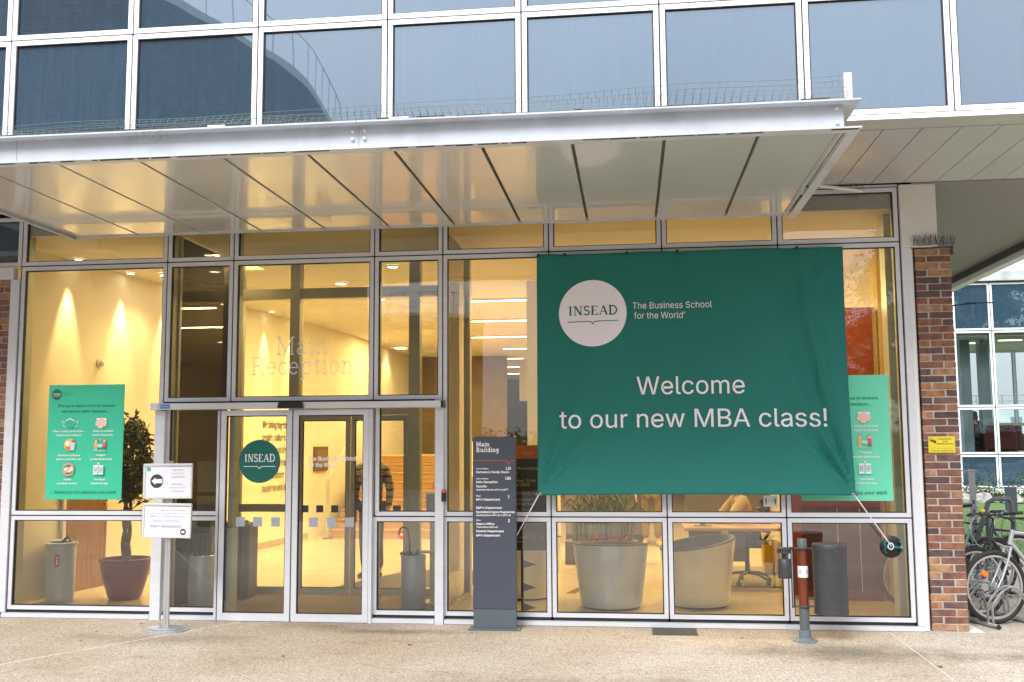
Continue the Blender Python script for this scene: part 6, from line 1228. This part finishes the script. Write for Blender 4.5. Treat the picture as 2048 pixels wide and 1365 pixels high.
b.build('railing', STEEL, rt_)
bb = thing('curved_brick_block', 'tall curved brick block with railing left behind the camera', 'building', (0, 0, 0)); H2 = 13.0
cp_ = [(-18, -14.5), (-14.2, -14.9), (-12.3, -16.4), (-11.1, -18.6), (-10.4, -21), (-10.0, -23.5), (-10.15, -26), (-10.5, -29), (-11, -31)]
foot = [(-60, -14.5)]
for k in range(1, len(cp_)-2):                                    # smooth curve through the control points
    p0, p1_, p2_, p3_ = cp_[k-1:k+3]
    for q in range(5):
        u = q/5; foot.append(tuple(.5*(2*p1_[i]+(p2_[i]-p0[i])*u+(2*p0[i]-5*p1_[i]+4*p2_[i]-p3_[i])*u*u+(3*p1_[i]-p0[i]-3*p2_[i]+p3_[i])*u**3) for i in (0, 1)))
foot += [(-10.5, -29), (-60, -29)]
b = MB(); cum = 0; uvs = {}
for k in range(len(foot)-1):
    p, q = foot[k], foot[k+1]; d = math.dist(p, q); b.face([(p[0], p[1], 0), (p[0], p[1], H2), (q[0], q[1], H2), (q[0], q[1], 0)]); uvs[k] = (cum, cum+d); cum += d
o = b.build('wall', FARB, bb); uv = o.data.uv_layers.new(name='uv')
for k, p in enumerate(o.data.polygons):
    for li, c in zip(p.loop_indices, ((uvs[k][0], 0), (uvs[k][0], H2), (uvs[k][1], H2), (uvs[k][1], 0))): uv.data[li].uv = c
b = MB(); b.prism(foot, H2, H2+.22, 'z'); b.build('roof', CONC, bb)
b = MB(); rl = foot[1:-1]
for z in (1.1,): b.tube([(x, y, H2+.22+z) for x, y in rl], .02, 4)
for x, y in rl[::2]: b.tube([(x, y, H2+.2), (x, y, H2+1.32)], .018, 4)
b.build('railing', WHITEP, bb)
b = MB()
for k in range(9): b.box(-14.6+k*.2, -14.54+k*.2, -16.9, -16.8, H2+.2, H2+3.2)
b.build('stair_screen', WHITEP, bb)
cam.data.dof.use_dof = False

rlf = random.Random(14)
for k, (x, y, lab, c_) in enumerate(((-4.83, -.28, 'small red fallen leaf by the foot of the left post', 0), (-5.05, -.7, 'small brown fallen leaf left of the sign stand', 1), (-4.95, -1.15, 'brown fallen leaf on the joint line left of the sign stand', 1), (-1.95, -1.05, 'dark fallen leaf in front of the right door', 2), (2.36, -1.5, 'mossy green scrap on the joint line right of the post', 3), (.95, -.5, 'pale dry leaf between the grate and the post', 1), (1.15, -.95, 'dry leaf in front of the litter bin post', 1), (-2.9, -1.6, 'dark fallen leaf on the open paving before the doors', 2))):
    b = MB(); s = rlf.uniform(.02, .035); pts = [(s*math.cos(a)*(1 if q % 2 else .6), s*.6*math.sin(a)*(1 if q % 2 else .7), .004+.006*rlf.random()) for q, a in enumerate([j*math.pi/5 for j in range(10)])]
    for q in range(10): b.face([(0, 0, .003), pts[q], pts[(q+1) % 10]])
    o = b.build('fallen_leaf', mat(('leaf_red', 'leaf_brown', 'leaf_black', 'moss_green')[c_], ((.4, .04, .02), (.25, .12, .05), (.04, .03, .025), (.08, .12, .03))[c_], .8), loc=(x, y, .001), rz=rlf.uniform(0, 6)); tag(o, lab, 'leaf', 'fallen leaves on the paving')
